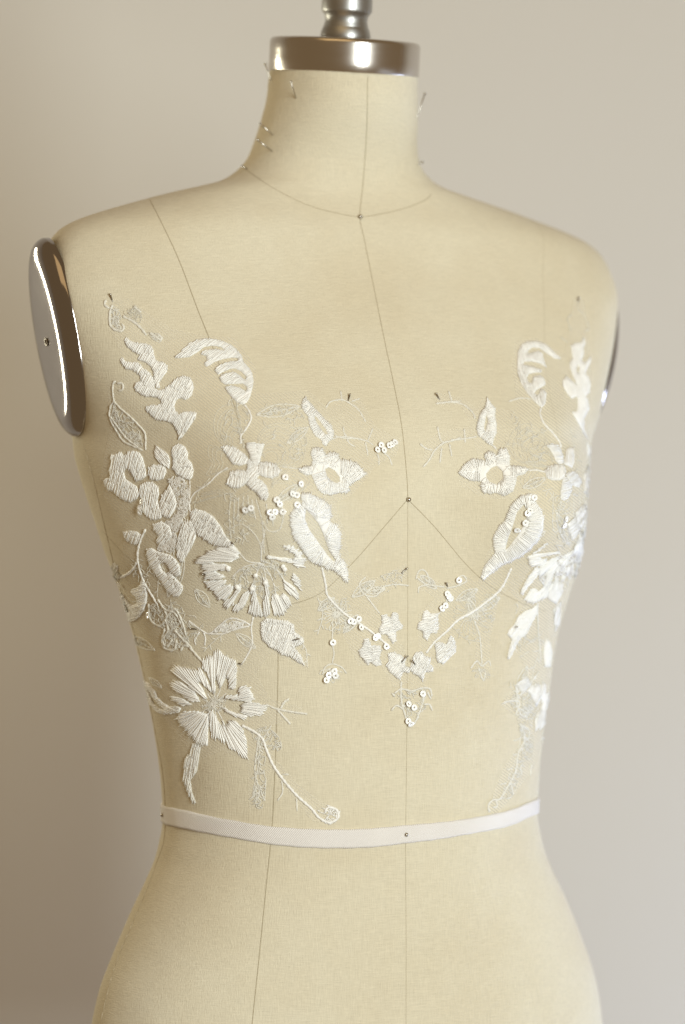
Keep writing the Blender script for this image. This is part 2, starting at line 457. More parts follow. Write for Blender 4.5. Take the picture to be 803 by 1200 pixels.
# ------------------------------------------------------------------ neck cap, knob
def lathe(prof, seg=96, sx=1.0, sy=1.0):
    vs = []; fs = []
    n = len(prof)
    for r, z in prof:
        for k in range(seg):
            a = 2*math.pi*k/seg; vs.append((r*math.cos(a)*sx, r*math.sin(a)*sy, z))
    for i in range(n-1):
        for k in range(seg):
            k2 = (k+1) % seg; fs.append((i*seg+k, i*seg+k2, (i+1)*seg+k2, (i+1)*seg+k))
    fs.append(tuple(range(seg))[::-1]); fs.append(tuple((n-1)*seg+k for k in range(seg)))
    return vs, fs
RM = Matrix.Translation((0, 0.0125, 0.306)) @ Matrix.Rotation(math.atan(TILT), 4, 'X')
def place(vf, name, mat, M_, par=form):
    v = [tuple(M_ @ Vector(p)) for p in vf[0]]
    return obj(name, v, vf[1], mat, par)
capr = 0.0522
prof = [(capr-0.004, -0.0024), (capr-0.0004, -0.0024), (capr, -0.0018), (capr, 0.006), (capr, 0.012), (capr, 0.0178), (capr-0.0004, 0.0192), (capr-0.0014, 0.0203), (capr-0.003, 0.0208), (capr-0.012, 0.0213), (0.02, 0.0217), (0.0172, 0.0217)]
place(lathe(prof, 128), "neck_cap", M_CAP, RM)
kp = [(29, 0), (29.6, 1), (29.8, 4), (29.4, 7), (28.2, 11), (27.0, 14), (26.4, 14.6), (26.4, 15.4), (26.0, 17), (25.2, 20), (25.0, 23), (25.4, 26), (26.6, 29), (28.6, 31.4), (29.9, 33), (30.0, 35), (30, 46), (29, 50), (24, 56), (16, 60), (4, 62)]
place(lathe([(r*0.000585, 0.0212+z*0.000585) for r, z in kp], 64), "neck_knob", M_KNOB, RM)

# ------------------------------------------------------------------ shoulder plates
def plate(sgn):
    ax = Vector((PT[0]-PB[0], 0, PT[2]-PB[2])).normalized()      # long axis, in plane
    fw = Vector((0, -1, 0)); nrm = Vector((ax.z, 0, -ax.x))       # outward
    C = Vector(PC)-(nrm*0.0012+ax*0.008 if sgn > 0 else Vector())   # the far plate sits deeper in its armhole
    prof = [(1.0, -0.003), (1.008, 0.0), (0.995, 0.0018), (0.96, 0.0042), (0.90, 0.0064), (0.82, 0.0081), (0.73, 0.0091), (0.64, 0.0096), (0.5, 0.0098), (0.25, 0.0099), (0.02, 0.0099)]
    sp = catmull([(a*1, b*60) for a, b in prof], 0.04)
    seg = 120; vs = []; fs = []
    for q in sp:
        r, h = q[0], q[1]/60
        for k in range(seg):
            a = 2*math.pi*k/seg
            e = math.cos(a); s = math.sin(a)
            R_long = PH-(0.0015 if sgn < 0 else 0.0115); R_wide = PW-0.0005
            dl = (1-r)*PW*1.0     # keep the bevel of even width
            p = C+ax*(e*(R_long-dl if r > .3 else R_long*r))+fw*(s*(R_wide-dl if r > .3 else R_wide*r))+nrm*h
            vs.append((p.x*sgn, p.y, p.z))
    n = len(sp)
    for i in range(n-1):
        for k in range(seg):
            k2 = (k+1) % seg; fs.append((i*seg+k, i*seg+k2, (i+1)*seg+k2, (i+1)*seg+k))
    fs.append(tuple((n-1)*seg+k for k in range(seg)))
    if sgn < 0: pass
    o = obj("shoulder_plate", vs, fs, M_CHROME, form)
    # screw socket
    c2 = C+nrm*0.0100-ax*0.001
    mb = MB(); v2 = []
    M3 = Matrix((fw, ax, nrm)).transposed().to_4x4(); M3.translation = c2
    pr = [(0.0030, 0), (0.0030, 0.0006), (0.0025, 0.0009), (0.0019, 0.0006), (0.0017, -0.001), (0.0005, -0.0012)]
    lv, lf = lathe(pr, 24)
    lv = [M3 @ Vector(p) for p in lv]; lv = [(p.x*sgn, p.y, p.z) for p in lv]
    obj("screw", lv, lf, M_PINSH, o)
    return o
plate(-1); plate(1)

# ------------------------------------------------------------------ waist tape
top = [(191.4, 944.5), (220, 950), (250, 957), (294.5, 965), (315, 968), (355, 971), (400, 972), (437, 970.5), (474.5, 967), (510, 964), (545.7, 959.5), (594, 950), (624, 938)]
bot = [(191.4, 965.4), (235, 975), (279.5, 983), (315, 989), (355, 993), (400, 994), (440, 992.5), (476, 988), (510, 984), (545.7, 978), (594, 968.6), (622, 956)]
def angz(pts):
    out = []
    for q in catmull(pts, 5):
        l = to_local(on(q[0], q[1])); out.append((math.atan2(l[1], l[0]), l[2]))
    return sorted(out)
def perint(tab):
    a = np.array([t[0] for t in tab]); z = np.array([t[1] for t in tab])
    zz = 0.5*(z[0]+z[-1])
    a2 = np.concatenate([[a[0]-0.6, ], a, [a[-1]+0.6]]); z2 = np.concatenate([[zz], z, [zz]])
    if a2[-1] > a2[0]+2*math.pi: pass
    def f(x):
        while x > a2[0]+2*math.pi: x -= 2*math.pi
        while x < a2[0]: x += 2*math.pi
        return float(np.interp(x, a2, z2))
    return f
ft, fb = perint(angz(top)), perint(angz(bot))
# keep the atan2 branch: front is around -pi/2
vs = []; fs = []; uvs = []
NA = 300
arc = 0; prev = None
for i in range(NA):
    a = -math.pi/2-math.pi+2*math.pi*i/NA
    z1, z2 = fb(a), ft(a)
    d = Vector((math.cos(a), math.sin(a), 0))
    cols = []
    for k, (tt, hh) in enumerate(((0, 0.0001), (0, 0.0009), (0.12, 0.0011), (0.5, 0.0010), (0.88, 0.0011), (1, 0.0009), (1, 0.0001))):
        z = z1+(z2-z1)*tt + 0.00012*math.sin(i*0.9)*(1 if tt in (0, 1) else 0)
        h = bv_loc.ray_cast(Vector((0, 0.0, z))+d*0.6, -d)
        cols.append(h[0]+h[1]*(hh if h[1].dot(d) > 0 else -hh))
    if prev is not None: arc += (cols[3]-prev).length
    prev = cols[3]
    for k, c in enumerate(cols): vs.append(tuple(c)); uvs.append((arc*1700, c.z*1700))
for i in range(NA):
    j = (i+1) % NA
    for k in range(6): fs.append((i*7+k, j*7+k, j*7+k+1, i*7+k+1))
tape = empty("waist_tape", ROOT, "narrow white twill tape pinned flat around the waist below the lace", "tape", rot=(0, 0, TH))
tb = obj("tape_band", vs, fs, M_TAPE, tape)
ul = tb.data.uv_layers.new(name="UVMap")
for l in tb.data.loops: ul.data[l.index].uv = uvs[l.vertex_index]

# ------------------------------------------------------------------ lace
PXM = 0.000588
def Z(ox, oy, s, pts): return [(ox+x/s, oy+y/s) for x, y in pts]
R1 = lambda p: Z(100, 330, 4.015, p); R2 = lambda p: Z(100, 500, 4.015, p); R3 = lambda p: Z(220, 450, 4.015, p)
R4 = lambda p: Z(220, 620, 4.015, p); R5 = lambda p: Z(140, 740, 2.868, p); R6 = lambda p: Z(360, 640, 3.346, p)
R7 = lambda p: Z(500, 450, 3.65, p); R8 = lambda p: Z(540, 640, 3.53, p)
Q2 = lambda p: Z(100, 330, 6.69, p); Q3 = lambda p: Z(110, 430, 5.736, p); Q4 = lambda p: Z(110, 520, 5.736, p); Q5 = lambda p: Z(110, 620, 5.736, p)
Q6 = lambda p: Z(160, 700, 4.461, p); Q7 = lambda p: Z(620, 480, 6.69, p); Q8 = lambda p: Z(580, 620, 5.736, p)
U3 = lambda p: Z(580, 330, 4.461, p); U4 = lambda p: Z(380, 440, 5.02, p)

def inside(pts, loops):
    pts = np.asarray(pts, float); r = np.zeros(len(pts), bool)
    for lp in loops:
        a = np.asarray(lp, float); b = np.roll(a, -1, axis=0)
        for (x1, y1), (x2, y2) in zip(a, b):
            c = ((y1 > pts[:, 1]) != (y2 > pts[:, 1]))
            with np.errstate(divide='ignore', invalid='ignore'):
                xi = (x2-x1)*(pts[:, 1]-y1)/(y2-y1+1e-15)+x1
            r ^= c & (pts[:, 0] < xi)
    return r
def bdist(pts, loops):
    pts = np.asarray(pts, float); d = np.full(len(pts), 1e9)
    for lp in loops:
        a = np.asarray(lp, float); b = np.roll(a, -1, axis=0)
        for p, q in zip(a, b):
            v = q-p; L2 = v@v+1e-12
            t = np.clip(((pts-p)@v)/L2, 0, 1)
            d = np.minimum(d, np.linalg.norm(pts-(p+t[:, None]*v), axis=1))
    return d
def resample(lp, step, wob=0.0):
    a = [np.array(p, float) for p in lp]; out = []
    n = len(a)
    for i in range(n):
        p, q = a[i], a[(i+1) % n]; m_ = max(1, int(np.linalg.norm(q-p)/step))
        for k in range(m_): out.append(p+(q-p)*k/m_)
    if wob:
        out = [p+rng.normal(0, wob, 2) for p in out]
    return out
def cut(p, d, loops, tmax=1e9):
    """parameters where the line p + t d crosses the loops"""
    ts = []
    for lp in loops:
        n = len(lp)
        for i in range(n):
            a = lp[i]; b = lp[(i+1) % n]
            ex, ey = b[0]-a[0], b[1]-a[1]
            den = d[0]*ey-d[1]*ex
            if abs(den) < 1e-12: continue
            t = ((a[0]-p[0])*ey-(a[1]-p[1])*ex)/den
            u = ((a[0]-p[0])*d[1]-(a[1]-p[1])*d[0])/den
            if 0 <= u < 1: ts.append(t)
    ts.sort(); return ts
HB, HD = 0.0005, 0.00045
def strand(mb, a, b, loops, r, lift, n=None, bow=0.0, taper=True):
    a = np.array(a); b = np.array(b); ln = np.linalg.norm(b-a)
    if ln < 0.8: return
    n = n or max(3, min(9, int(ln/4)+3))
    ts = np.linspace(0, 1, n); pp = a+(b-a)*ts[:, None]
    perp = np.array([-(b-a)[1], (b-a)[0]])/ln
    pp = pp+perp*(np.sin(ts*math.pi)*bow)[:, None]
    if loops is not None: hd = HD*(1-np.exp(-bdist(pp, loops)/2.2))
    else: hd = np.sin(ts*math.pi)*HD*0.7
    P = []; Nn = []
    for q, h in zip(pp, hd):
        s, nn = surf(q[0], q[1]); P.append(s+nn*(HB+h+lift)); Nn.append(nn)
    mb.add(tube(P, Nn, r, 4, 0.45, taper))

def backing(mb, loops, step=3.0, h0=0.0):
    pts = []; edges = []
    for lp in loops:
        q = resample(lp, step); o = len(pts); pts += [tuple(p) for p in q]
        edges += [(o+i, o+(i+1) % len(q)) for i in range(len(q))]
    nb = len(pts)
    a = np.array(pts); x0, y0 = a.min(0); x1, y1 = a.max(0)
    g = [(x, y) for x in np.arange(x0, x1, step) for y in np.arange(y0, y1, step)]
    if g:
        g = np.array(g)+rng.uniform(-.4, .4, (len(g), 2))
        g = g[inside(g, loops)]
        if len(g): g = g[bdist(g, loops) > step*0.45]
        pts += [tuple(p) for p in g]
    vo, eo, fo, *_ = delaunay_2d_cdt([Vector(p) for p in pts], edges, [], 0, 1e-4)
    vo = np.array([(p.x, p.y) for p in vo])
    cen = np.array([vo[list(f)].mean(0) for f in fo]); keep = inside(cen, loops)
    dd = bdist(vo, loops)
    base = len(mb.v); top_ = []; botm = []
    for q, d in zip(vo, dd):
        s, nn = surf(q[0], q[1]); h = HD*(1-math.exp(-d/2.2)); top_.append(s+nn*(h0+HB+h-0.00005)); botm.append(s+nn*(h0+0.0001))
    mb.v += top_+botm; n = len(vo)
    cnt = {}
    for f, k in zip(fo, keep):
        if not k: continue
        f = tuple(f)
        # orient toward the camera
        v0, v1, v2 = (vo[i] for i in f[:3])
        if (v1[0]-v0[0])*(v2[1]-v0[1])-(v1[1]-v0[1])*(v2[0]-v0[0]) > 0: f = f[::-1]
        mb.f.append(tuple(base+i for i in f)); mb.f.append(tuple(base+n+i for i in f[::-1]))
        for i in range(len(f)):
            e = (f[i], f[(i+1) % len(f)]); cnt[e] = 1
    for (i, j) in list(cnt):
        if (j, i) not in cnt: mb.f.append((base+j, base+i, base+n+i, base+n+j))

def satin(name, parent, outer, holes=(), angle=None, centre=None, edge=None, sp=1.75, r=0.00047, jag=1.1, mat=None, back=True, label=None, maxlen=13, bmat=None):
    """one embroidered motif: padded backing and the stitches laid over it"""
    loops = [list(map(tuple, outer))]+[list(map(tuple, h)) for h in holes]
    if back:
        mb = MB(); backing(mb, loops)
        o = mb.build(name, bmat or M_BACKING, parent)
    else: o = None
    st = MB()
    if edge:                       # stitches run inward from the outline
        bd = resample(loops[0], sp*1.05)
        n = len(bd)
        for i in range(n):
            p = bd[i]; t = bd[(i+1) % n]-bd[i-1]; nrm = np.array([t[1], -t[0]]); nrm /= np.linalg.norm(nrm)+1e-9
            if not inside([p+nrm*0.6], loops)[0]: nrm = -nrm
            dirv = nrm+np.array(edge[1])*0.25; dirv /= np.linalg.norm(dirv)
            ts = [t_ for t_ in cut(p, dirv, loops) if t_ > 0.5]
            ln = min(ts[0] if ts else edge[0], edge[0])*rng.uniform(.85, 1.0)
            strand(st, p-dirv*rng.uniform(-0.2, jag), p+dirv*ln, loops, r*rng.uniform(.85, 1.15), rng.uniform(0, 0.00035), bow=rng.normal(0, .3))
    a = np.array(loops[0]); c = a.mean(0)
    if angle is not None:
        th = math.radians(angle); d = np.array([math.cos(th), -math.sin(th)]); e = np.array([-d[1], d[0]])
        pr = a@e; s = pr.min()+0.3
        while s < pr.max():
            p0 = e*s+d*(a@d).min()-d*5
            ts = cut(p0, d, loops)
            for k in range(0, len(ts)-1, 2):
                t0, t1 = ts[k]-rng.uniform(-.3, jag), ts[k+1]+rng.uniform(-.3, jag)
                while t1-t0 > 0.8:
                    sl_ = min(t1-t0, rng.uniform(maxlen*.7, maxlen*1.3))
                    strand(st, p0+d*t0, p0+d*(t0+sl_), loops, r*rng.uniform(.85, 1.15), rng.uniform(-0.0001, 0.00035), bow=rng.normal(0, .35))
                    t0 += sl_-0.5
            s += sp*rng.uniform(.85, 1.15)
    if centre is not None:         # stitches fan out from a centre
        cx = np.array(centre, float); rel = a-cx; an = np.arctan2(rel[:, 1], rel[:, 0])
        m0 = math.atan2(*(c-cx)[::-1]); an = (an-m0+math.pi) % (2*math.pi)-math.pi
        R = np.linalg.norm(rel, axis=1).mean()
        s = an.min()
        while s < an.max():
            d = np.array([math.cos(s+m0), math.sin(s+m0)])
            ts = [t for t in cut(cx, d, loops) if t > 0]
            if len(ts) % 2: ts = ts[1:]
            for k in range(0, len(ts)-1, 2):
                t0, t1 = ts[k]-rng.uniform(0, jag*1.5), ts[k+1]+rng.uniform(-.5, jag*2)
                if t1-t0 > 0.8:
                    strand(st, cx+d*t0, cx+d*t1, loops, r*rng.uniform(.85, 1.2), rng.uniform(0, 0.0004), bow=rng.normal(0, .5))
            s += sp/R*rng.uniform(.85, 1.15)
    if o is not None:
        q = st.build("stitches", mat or M_SATIN, o)
        if q: q["kind"] = "stuff"
    else:
        o = st.build(name, mat or M_SATIN, parent)
    if label: o["label"] = label
    return o
def cord(name, parent, lines, r=0.0007, mat=None, h=None, twist=True, label=None):
    """each cord is a part of its own; a few twigs stay with the cord they grow from"""
    h = r*0.12 if h is None else h
    out = None
    many = len(lines) > 12
    mb = MB()
    for pts in lines:
        P = []; Nn = []
        cc = catmull(pts, 1.8)
        for i, q in enumerate(cc):
            p, n = surf(q[0], q[1]); P.append(p+n*(h+(0.00012*math.sin(i*1.3) if twist else 0))); Nn.append(n)
        if len(P) > 1: mb.add(tube(P, Nn, [r*(1+(0.22*math.sin(i*1.7) if twist else 0)) for i in range(len(P))], 6, 0.8 if r > 0.00075 else 0.5))
        if not many:
            out = mb.build(name, mat or M_CORD, parent); mb = MB()
            if label and out: out["label"] = label
    if many: out = mb.build(name, mat or M_CORD, parent, kind="stuff")
    return out
def scribble(name, parent, poly, count, mat=None, r=0.00028, size=(5, 9), h=0.00015):
    """sheer thread-work: small looping threads within an outline"""
    a = np.array(poly); mb = MB(); k = 0; tries = 0
    while k < count and tries < 4000:
        tries += 1
        p = rng.uniform(a.min(0), a.max(0))
        if not inside([p], [poly])[0]: continue
        q = [p]; an = rng.uniform(0, 6.28)
        for _ in range(4):
            an += rng.normal(0, 1.1); q.append(q[-1]+np.array([math.cos(an), math.sin(an)])*rng.uniform(*size)*0.5)
        q = [t for t in q if inside([t], [poly])[0]]
        if len(q) < 2: continue
        P = []; Nn = []
        for t in catmull(q, 1.6):
            s, n = surf(*t); P.append(s+n*(h+rng.uniform(0, 0.0002))); Nn.append(n)
        mb.add(tube(P, Nn, r, 4, 0.6)); k += 1
    return mb.build(name, mat or M_SHEER, parent, kind="stuff")
def net(parent, poly, h=0.0003):
    step = 5.0
    b = resample(poly, step); pts = [tuple(p) for p in b]; ed = [(i, (i+1) % len(b)) for i in range(len(b))]
    a = np.array(pts); g = np.array([(x, y) for x in np.arange(a[:, 0].min(), a[:, 0].max(), step) for y in np.arange(a[:, 1].min(), a[:, 1].max(), step)])
    g = g[inside(g, [poly])]; g = g[bdist(g, [poly]) > 2]; pts += [tuple(p) for p in g]
    vo, eo, fo, *_ = delaunay_2d_cdt([Vector(p) for p in pts], ed, [], 0, 1e-4)
    vo = [(p.x, p.y) for p in vo]; cen = np.array([np.mean([vo[i] for i in f], axis=0) for f in fo]); keep = inside(cen, [poly])
    off = np.array(parent["_o"])
    vv = []
    for q in vo:
        s, n = surf(*q); vv.append(s+n*(h+0.0002*math.sin(q[0]*.15+q[1]*.11))-off)
    fs = [tuple(f)[::-1] for f, k in zip(fo, keep) if k]
    o = obj("net", vv, fs, M_NET, parent)
    u = o.data.uv_layers.new(name="UVMap")
    for l in o.data.loops: u.data[l.index].uv = vo[l.vertex_index]
    return o
SEQ = None
def sequin(parent, px, py, tilt=None):
    global SEQ
    if SEQ is None:
        prof = [(0.00045, 0.0), (0.00045, 0.00018), (0.0009, 0.00030), (0.0014, 0.00026), (0.00185, 0.00034), (0.0019, 0.00022), (0.0014, 0.0001), (0.0009, 0.0001), (0.00045, 0.0)]
        seg = 16; vs = []; fs = []
        for r, z in prof[:-1]:
            for k in range(seg): vs.append((r*math.cos(2*math.pi*k/seg), r*math.sin(2*math.pi*k/seg), z))
        n = len(prof)-1
        for i in range(n):
            for k in range(seg):
                k2 = (k+1) % seg; j = (i+1) % n; fs.append((i*seg+k, i*seg+k2, j*seg+k2, j*seg+k))
        SEQ = bpy.data.meshes.new("sequin"); SEQ.from_pydata(vs, [], fs); SEQ.update(); SEQ.materials.append(M_SEQ)
        SEQ.polygons.foreach_set("use_smooth", [True]*len(SEQ.polygons))
    s, n = surf(px, py)
    n2 = Vector(n)+Vector((random.gauss(.05, .2), random.gauss(0, .08), random.gauss(.02, .2))); n2.normalize()
    o = bpy.data.objects.new("sequin", SEQ); COL.objects.link(o); o.parent = parent
    o.scale = (1.15, 1.15, 1.15); o.location = Vector(s+n*0.0016)-Vector(parent["_o"]); o.rotation_euler = n2.to_track_quat('Z', 'Y').to_euler()
    return o
def lace_root(name, px, py, label):
    p = on(px, py)
    o = empty(name, p, label, "lace appliqué", "pair of lace appliqués pinned across the bust")
    return o, p
class Lace(dict): pass
_roots = {}
def reg(o, p):
    o["_o"] = [float(x) for x in p]
    return o
LL = reg(*lace_root("lace_applique", 320, 620, "left of two mirrored white lace appliqués, with its side leaf cluster fully in view"))
LR = reg(*lace_root("lace_applique", 600, 620, "right of two mirrored white lace appliqués, curving out of sight round the far side"))
_orig_build = MB.build
def child_build(self, name, mat, parent, local=None, **kw):
    if not self.v: return None
    if parent is form: vv = [to_local(p) for p in self.v]
    else:
        q = parent
        while q.parent is not None: q = q.parent
        off = np.array(q["_o"]); vv = [np.array(p)-off for p in self.v]
    return obj(name, vv, self.f, mat, parent, **kw)
MB.build = child_build

# ---- tulle ground of both halves
net(LL, [(128, 352), (150, 350), (200, 385), (232, 392), (275, 396), (300, 430), (300, 462), (362, 458), (385, 480), (400, 462), (425, 470), (440, 500), (470, 515), (464, 534), (440, 545), (430, 560), (412, 580), (392, 590), (404, 625), (412, 670), (440, 678), (476, 660), (478, 676), (446, 700), (440, 715), (474, 760), (480, 790), (478, 800), (462, 806), (446, 780), (420, 780), (400, 740), (384, 700), (350, 700), (356, 740), (362, 784), (340, 775), (318, 765), (300, 790), (318, 820), (355, 828), (350, 842), (318, 850), (320, 885), (350, 920), (396, 952), (390, 966), (365, 962), (340, 930), (318, 900), (305, 945), (292, 948), (290, 890), (260, 880), (235, 890), (228, 945), (214, 925), (222, 880), (200, 850), (168, 815), (166, 795), (200, 800), (218, 770), (196, 760), (170, 745), (145, 725), (134, 690), (142, 655), (148, 620), (122, 580), (118, 560), (130, 500), (126, 450), (150, 440), (140, 410), (128, 385)])
net(LR, [(510, 460), (540, 466), (560, 480), (566, 465), (580, 480), (606, 480), (600, 430), (604, 400), (628, 396), (662, 416), (664, 400), (672, 350), (684, 352), (690, 400), (692, 440), (690, 500), (695, 560), (692, 640), (668, 680), (652, 745), (646, 800), (642, 850), (625, 900), (600, 935), (580, 955), (570, 950), (590, 900), (612, 870), (604, 840), (586, 825), (600, 810), (620, 790), (602, 760), (594, 770), (600, 735), (612, 710), (595, 690), (585, 700), (575, 745), (572, 795), (556, 795), (558, 750), (540, 735), (520, 780), (506, 785), (498, 800), (500, 815), (486, 850), (476, 848), (480, 800), (482, 770), (490, 760), (490, 720), (510, 700), (490, 690), (488, 670), (520, 685), (545, 675), (560, 682), (570, 650), (590, 610), (600, 585), (570, 585), (540, 570), (536, 552), (560, 535), (552, 510), (530, 515), (505, 540), (495, 540), (500, 515), (520, 505), (552, 500), (540, 475), (512, 475)])

# ---- left half: solid leaves and petals
satin("leaf_spray", LL, R1([(195,262),(212,278),(240,288),(285,292),(308,300),(322,325),(325,350),(335,375),(365,378),(388,395),(385,425),(365,450),(348,475),(352,500),(335,505),(325,470),(320,430),(312,405),(290,385),(265,372),(245,368),(258,345),(235,335),(215,322),(192,300),(186,280)]), angle=60)
satin("leaf_spray", LL, R1([(175,355),(190,375),(215,380),(245,378),(262,392),(275,410),(300,425),(318,450),(328,480),(325,500),(345,512),(372,505),(392,490),(415,470),(435,450),(465,443),(492,452),(507,475),(510,505),(500,535),(485,552),(470,557),(455,550),(440,550),(428,562),(420,585),(425,610),(440,625),(465,612),(495,612),(525,618),(520,640),(500,672),(480,700),(458,730),(440,745),(436,720),(425,690),(408,665),(375,655),(340,652),(310,630),(290,605),(285,588),(310,582),(340,580),(358,575),(360,560),(345,548),(318,542),(290,542),(262,532),(240,515),(226,495),(235,475),(262,468),(258,445),(240,425),(215,415),(190,412),(175,390),(165,370)]), angle=62)
satin("curled_leaf", LL, R1([(418,352),(440,340),(465,315),(490,292),(520,275),(560,268),(600,270),(640,278),(680,295),(710,318),(735,348),(745,380),(765,400),(785,430),(792,470),(785,510),(775,545),(760,570),(740,580),(715,570),(690,548),(668,520),(655,500),(690,490),(725,500),(755,518),(762,500),(740,480),(700,482),(660,485),(640,475),(630,455),(640,440),(670,430),(700,425),(725,440),(752,465),(758,450),(735,425),(705,410),(680,412),(650,425),(625,440),(605,418),(620,400),(650,385),(690,375),(718,375),(718,360),(690,358),(650,365),(610,378),(585,395),(568,402),(558,385),(572,370),(570,350),(545,345),(548,330),(575,322),(620,318),(655,325),(640,310),(600,302),(560,308),(525,335),(490,355),(455,360),(425,362)]), angle=35, jag=.2)
satin("leaf", LL, R3([(552,60),(565,80),(590,110),(610,130),(640,165),(670,190),(685,220),(685,250),(665,270),(650,292),(635,285),(625,260),(600,245),(580,215),(568,180),(565,150),(545,130),(533,100),(540,75)]),
      [R3([(600,150),(625,180),(650,215),(660,240),(645,235),(620,205),(602,175),(595,155)])], edge=(10, (0, 0)))
satin("open_flower", LL, [(365.7,526),(370.7,524),(377,525.5),(379.5,530),(381.5,533.5),(384.5,531),(390.6,529.7),(395.6,532),(397.3,538.4),(405.5,539),(412,540),(420,545),(429,556),(421,562),(413,566),(408,570),(410,575),(406,578),(398,577),(388,580),(379,579),(372,573),(368,565),(365,556),(358,557),(349,550),(357,547),(366,546),(366,540),(364,532)],
      [R3([(645,402),(662,392),(690,407),(713,437),(716,458),(700,466),(672,455),(652,430)])], edge=(20, (0, 0)), jag=1.8)
satin("serrated_leaf", LL, [(352,579.5),(359.5,577.5),(369.4,581.5),(379.4,587),(385.6,593),(388,602),(385.6,610.6),(394.3,615.6),(398.8,624.3),(398.8,636.8),(396,646),(397,652),(403,657),(408,672),(407.3,682.7),(403,679.8),(396.8,673.5),(390.6,668.6),(382,666),(377,662),(369.4,661),(362,656),(355.7,647.4),(352,641),(344.5,631),(342,623.7),(341.5,620),(339.5,609.4),(340,602),(344.5,595.7),(352,593.2),(354.5,589.5)],
      [[(358,597),(364.5,603),(372,612),(378,624.3),(382,636),(386,646),(393,656),(391,658),(384,651),(377,641),(369,630),(362,620),(357,608)]], edge=(22, (0.3, 0.3)), jag=2.4)
star = [R3([(160,298),(185,290),(215,298),(250,315),(275,338),(290,358),(280,375),(250,385),(215,378),(195,350),(178,325)]),
 R3([(275,282),(310,278),(360,282),(352,310),(345,345),(335,380),(305,385),(295,355),(285,320),(272,300)]),
 R3([(310,385),(345,370),(390,368),(418,382),(438,408),(425,430),(400,445),(365,440),(330,425),(308,410)]),
 R3([(178,470),(195,440),(205,412),(245,405),(290,410),(305,430),(290,455),(260,480),(235,492),(215,488),(195,480)]),
 R3([(290,445),(320,440),(350,455),(372,480),(382,520),(370,548),(345,542),(320,510),(295,490),(278,475)])]
sc = R3([(303, 405)])[0]
for p, a_ in zip(star, (60, 5, 90, 80, 40)): satin("petal", LL, p, angle=a_, jag=1.2)
satin("petal", LL, R3([(285,355),(335,378),(345,420),(320,450),(290,445),(275,420),(282,385)]), angle=45)
# fan flower at the bust
gc = R4([(345, 150)])[0]
G_ = [[(35,150),(100,102),(160,85),(215,80),(238,105),(235,135),(200,150),(150,150),(90,160),(60,165)],
 [(60,165),(120,160),(180,165),(205,180),(190,192),(150,190),(130,200),(165,215),(180,225),(150,232),(90,235),(75,215),(80,190)],
 [(75,245),(130,240),(185,240),(170,255),(150,270),(190,262),(215,270),(205,300),(180,335),(150,330),(140,300),(110,285),(82,262)],
 [(225,265),(250,262),(250,285),(235,310),(215,345),(195,370),(170,360),(175,340),(205,320),(222,290)],
 [(270,295),(292,300),(285,330),(262,365),(240,385),(215,385),(220,365),(245,340),(258,310)],
 [(300,262),(318,265),(318,300),(330,340),(350,385),(355,410),(325,400),(290,392),(285,375),(300,350),(300,310)],
 [(355,235),(375,240),(378,290),(385,350),(388,395),(370,412),(355,395),(350,350),(365,310),(362,260)],
 [(395,330),(410,300),(430,315),(450,300),(475,320),(485,345),(465,375),(440,398),(405,400),(395,370)],
 [(455,240),(480,255),(505,275),(518,300),(525,325),(500,320),(475,300),(455,275)],
 [(495,205),(510,215),(525,245),(528,280),(510,265),(490,235)],
 [(450,75),(480,78),(510,95),(530,115),(545,150),(540,175),(515,180),(498,160),(500,135),(510,120),(490,105),(465,92)],
 [(375,122),(420,130),(470,135),(505,148),(500,160),(460,150),(410,140),(372,130)]]
for g in G_: satin("fan_petal", LL, R4(g), centre=gc, sp=1.5, r=0.00052, jag=2.0)
def knots(parent, pts):
    for (x, y) in pts:
        s, n = surf(x, y); mb = MB(); c = s+n*0.0012; R = 0.0017
        vs, fs = lathe([(R*math.sin(t)*(1+.0), -R*0.6*math.cos(t)) for t in np.linspace(0.2, math.pi-0.2, 6)], 10)
        q = Vector(n).to_track_quat('Z', 'Y').to_matrix()
        mb.add(([c+np.array(q @ Vector(v)) for v in vs], fs)); mb.build("knot", M_SATIN, parent)
knots(LL, R4([(190,180),(235,272),(303,278),(320,215),(365,250),(447,172),(455,185)]))
scribble("centre_threads", LL, R4([(345,140),(250,180),(200,230),(215,270),(300,290),(340,340),(400,320),(450,270),(470,200),(420,150)]), 70, r=0.00033)
cord("vein", LL, [R4([(345,160),(280,150),(235,100),(205,65)]), R4([(345,160),(322,212),(300,280)]), R4([(345,160),(362,200),(368,260)]), R4([(350,160),(395,230),(415,300)]), R4([(350,150),(400,170),(440,220),(458,250)]), R4([(345,160),(260,180),(205,230)]), R4([(345,155),(350,70),(362,20),(362,0)])], r=0.00045, mat=M_CORD)
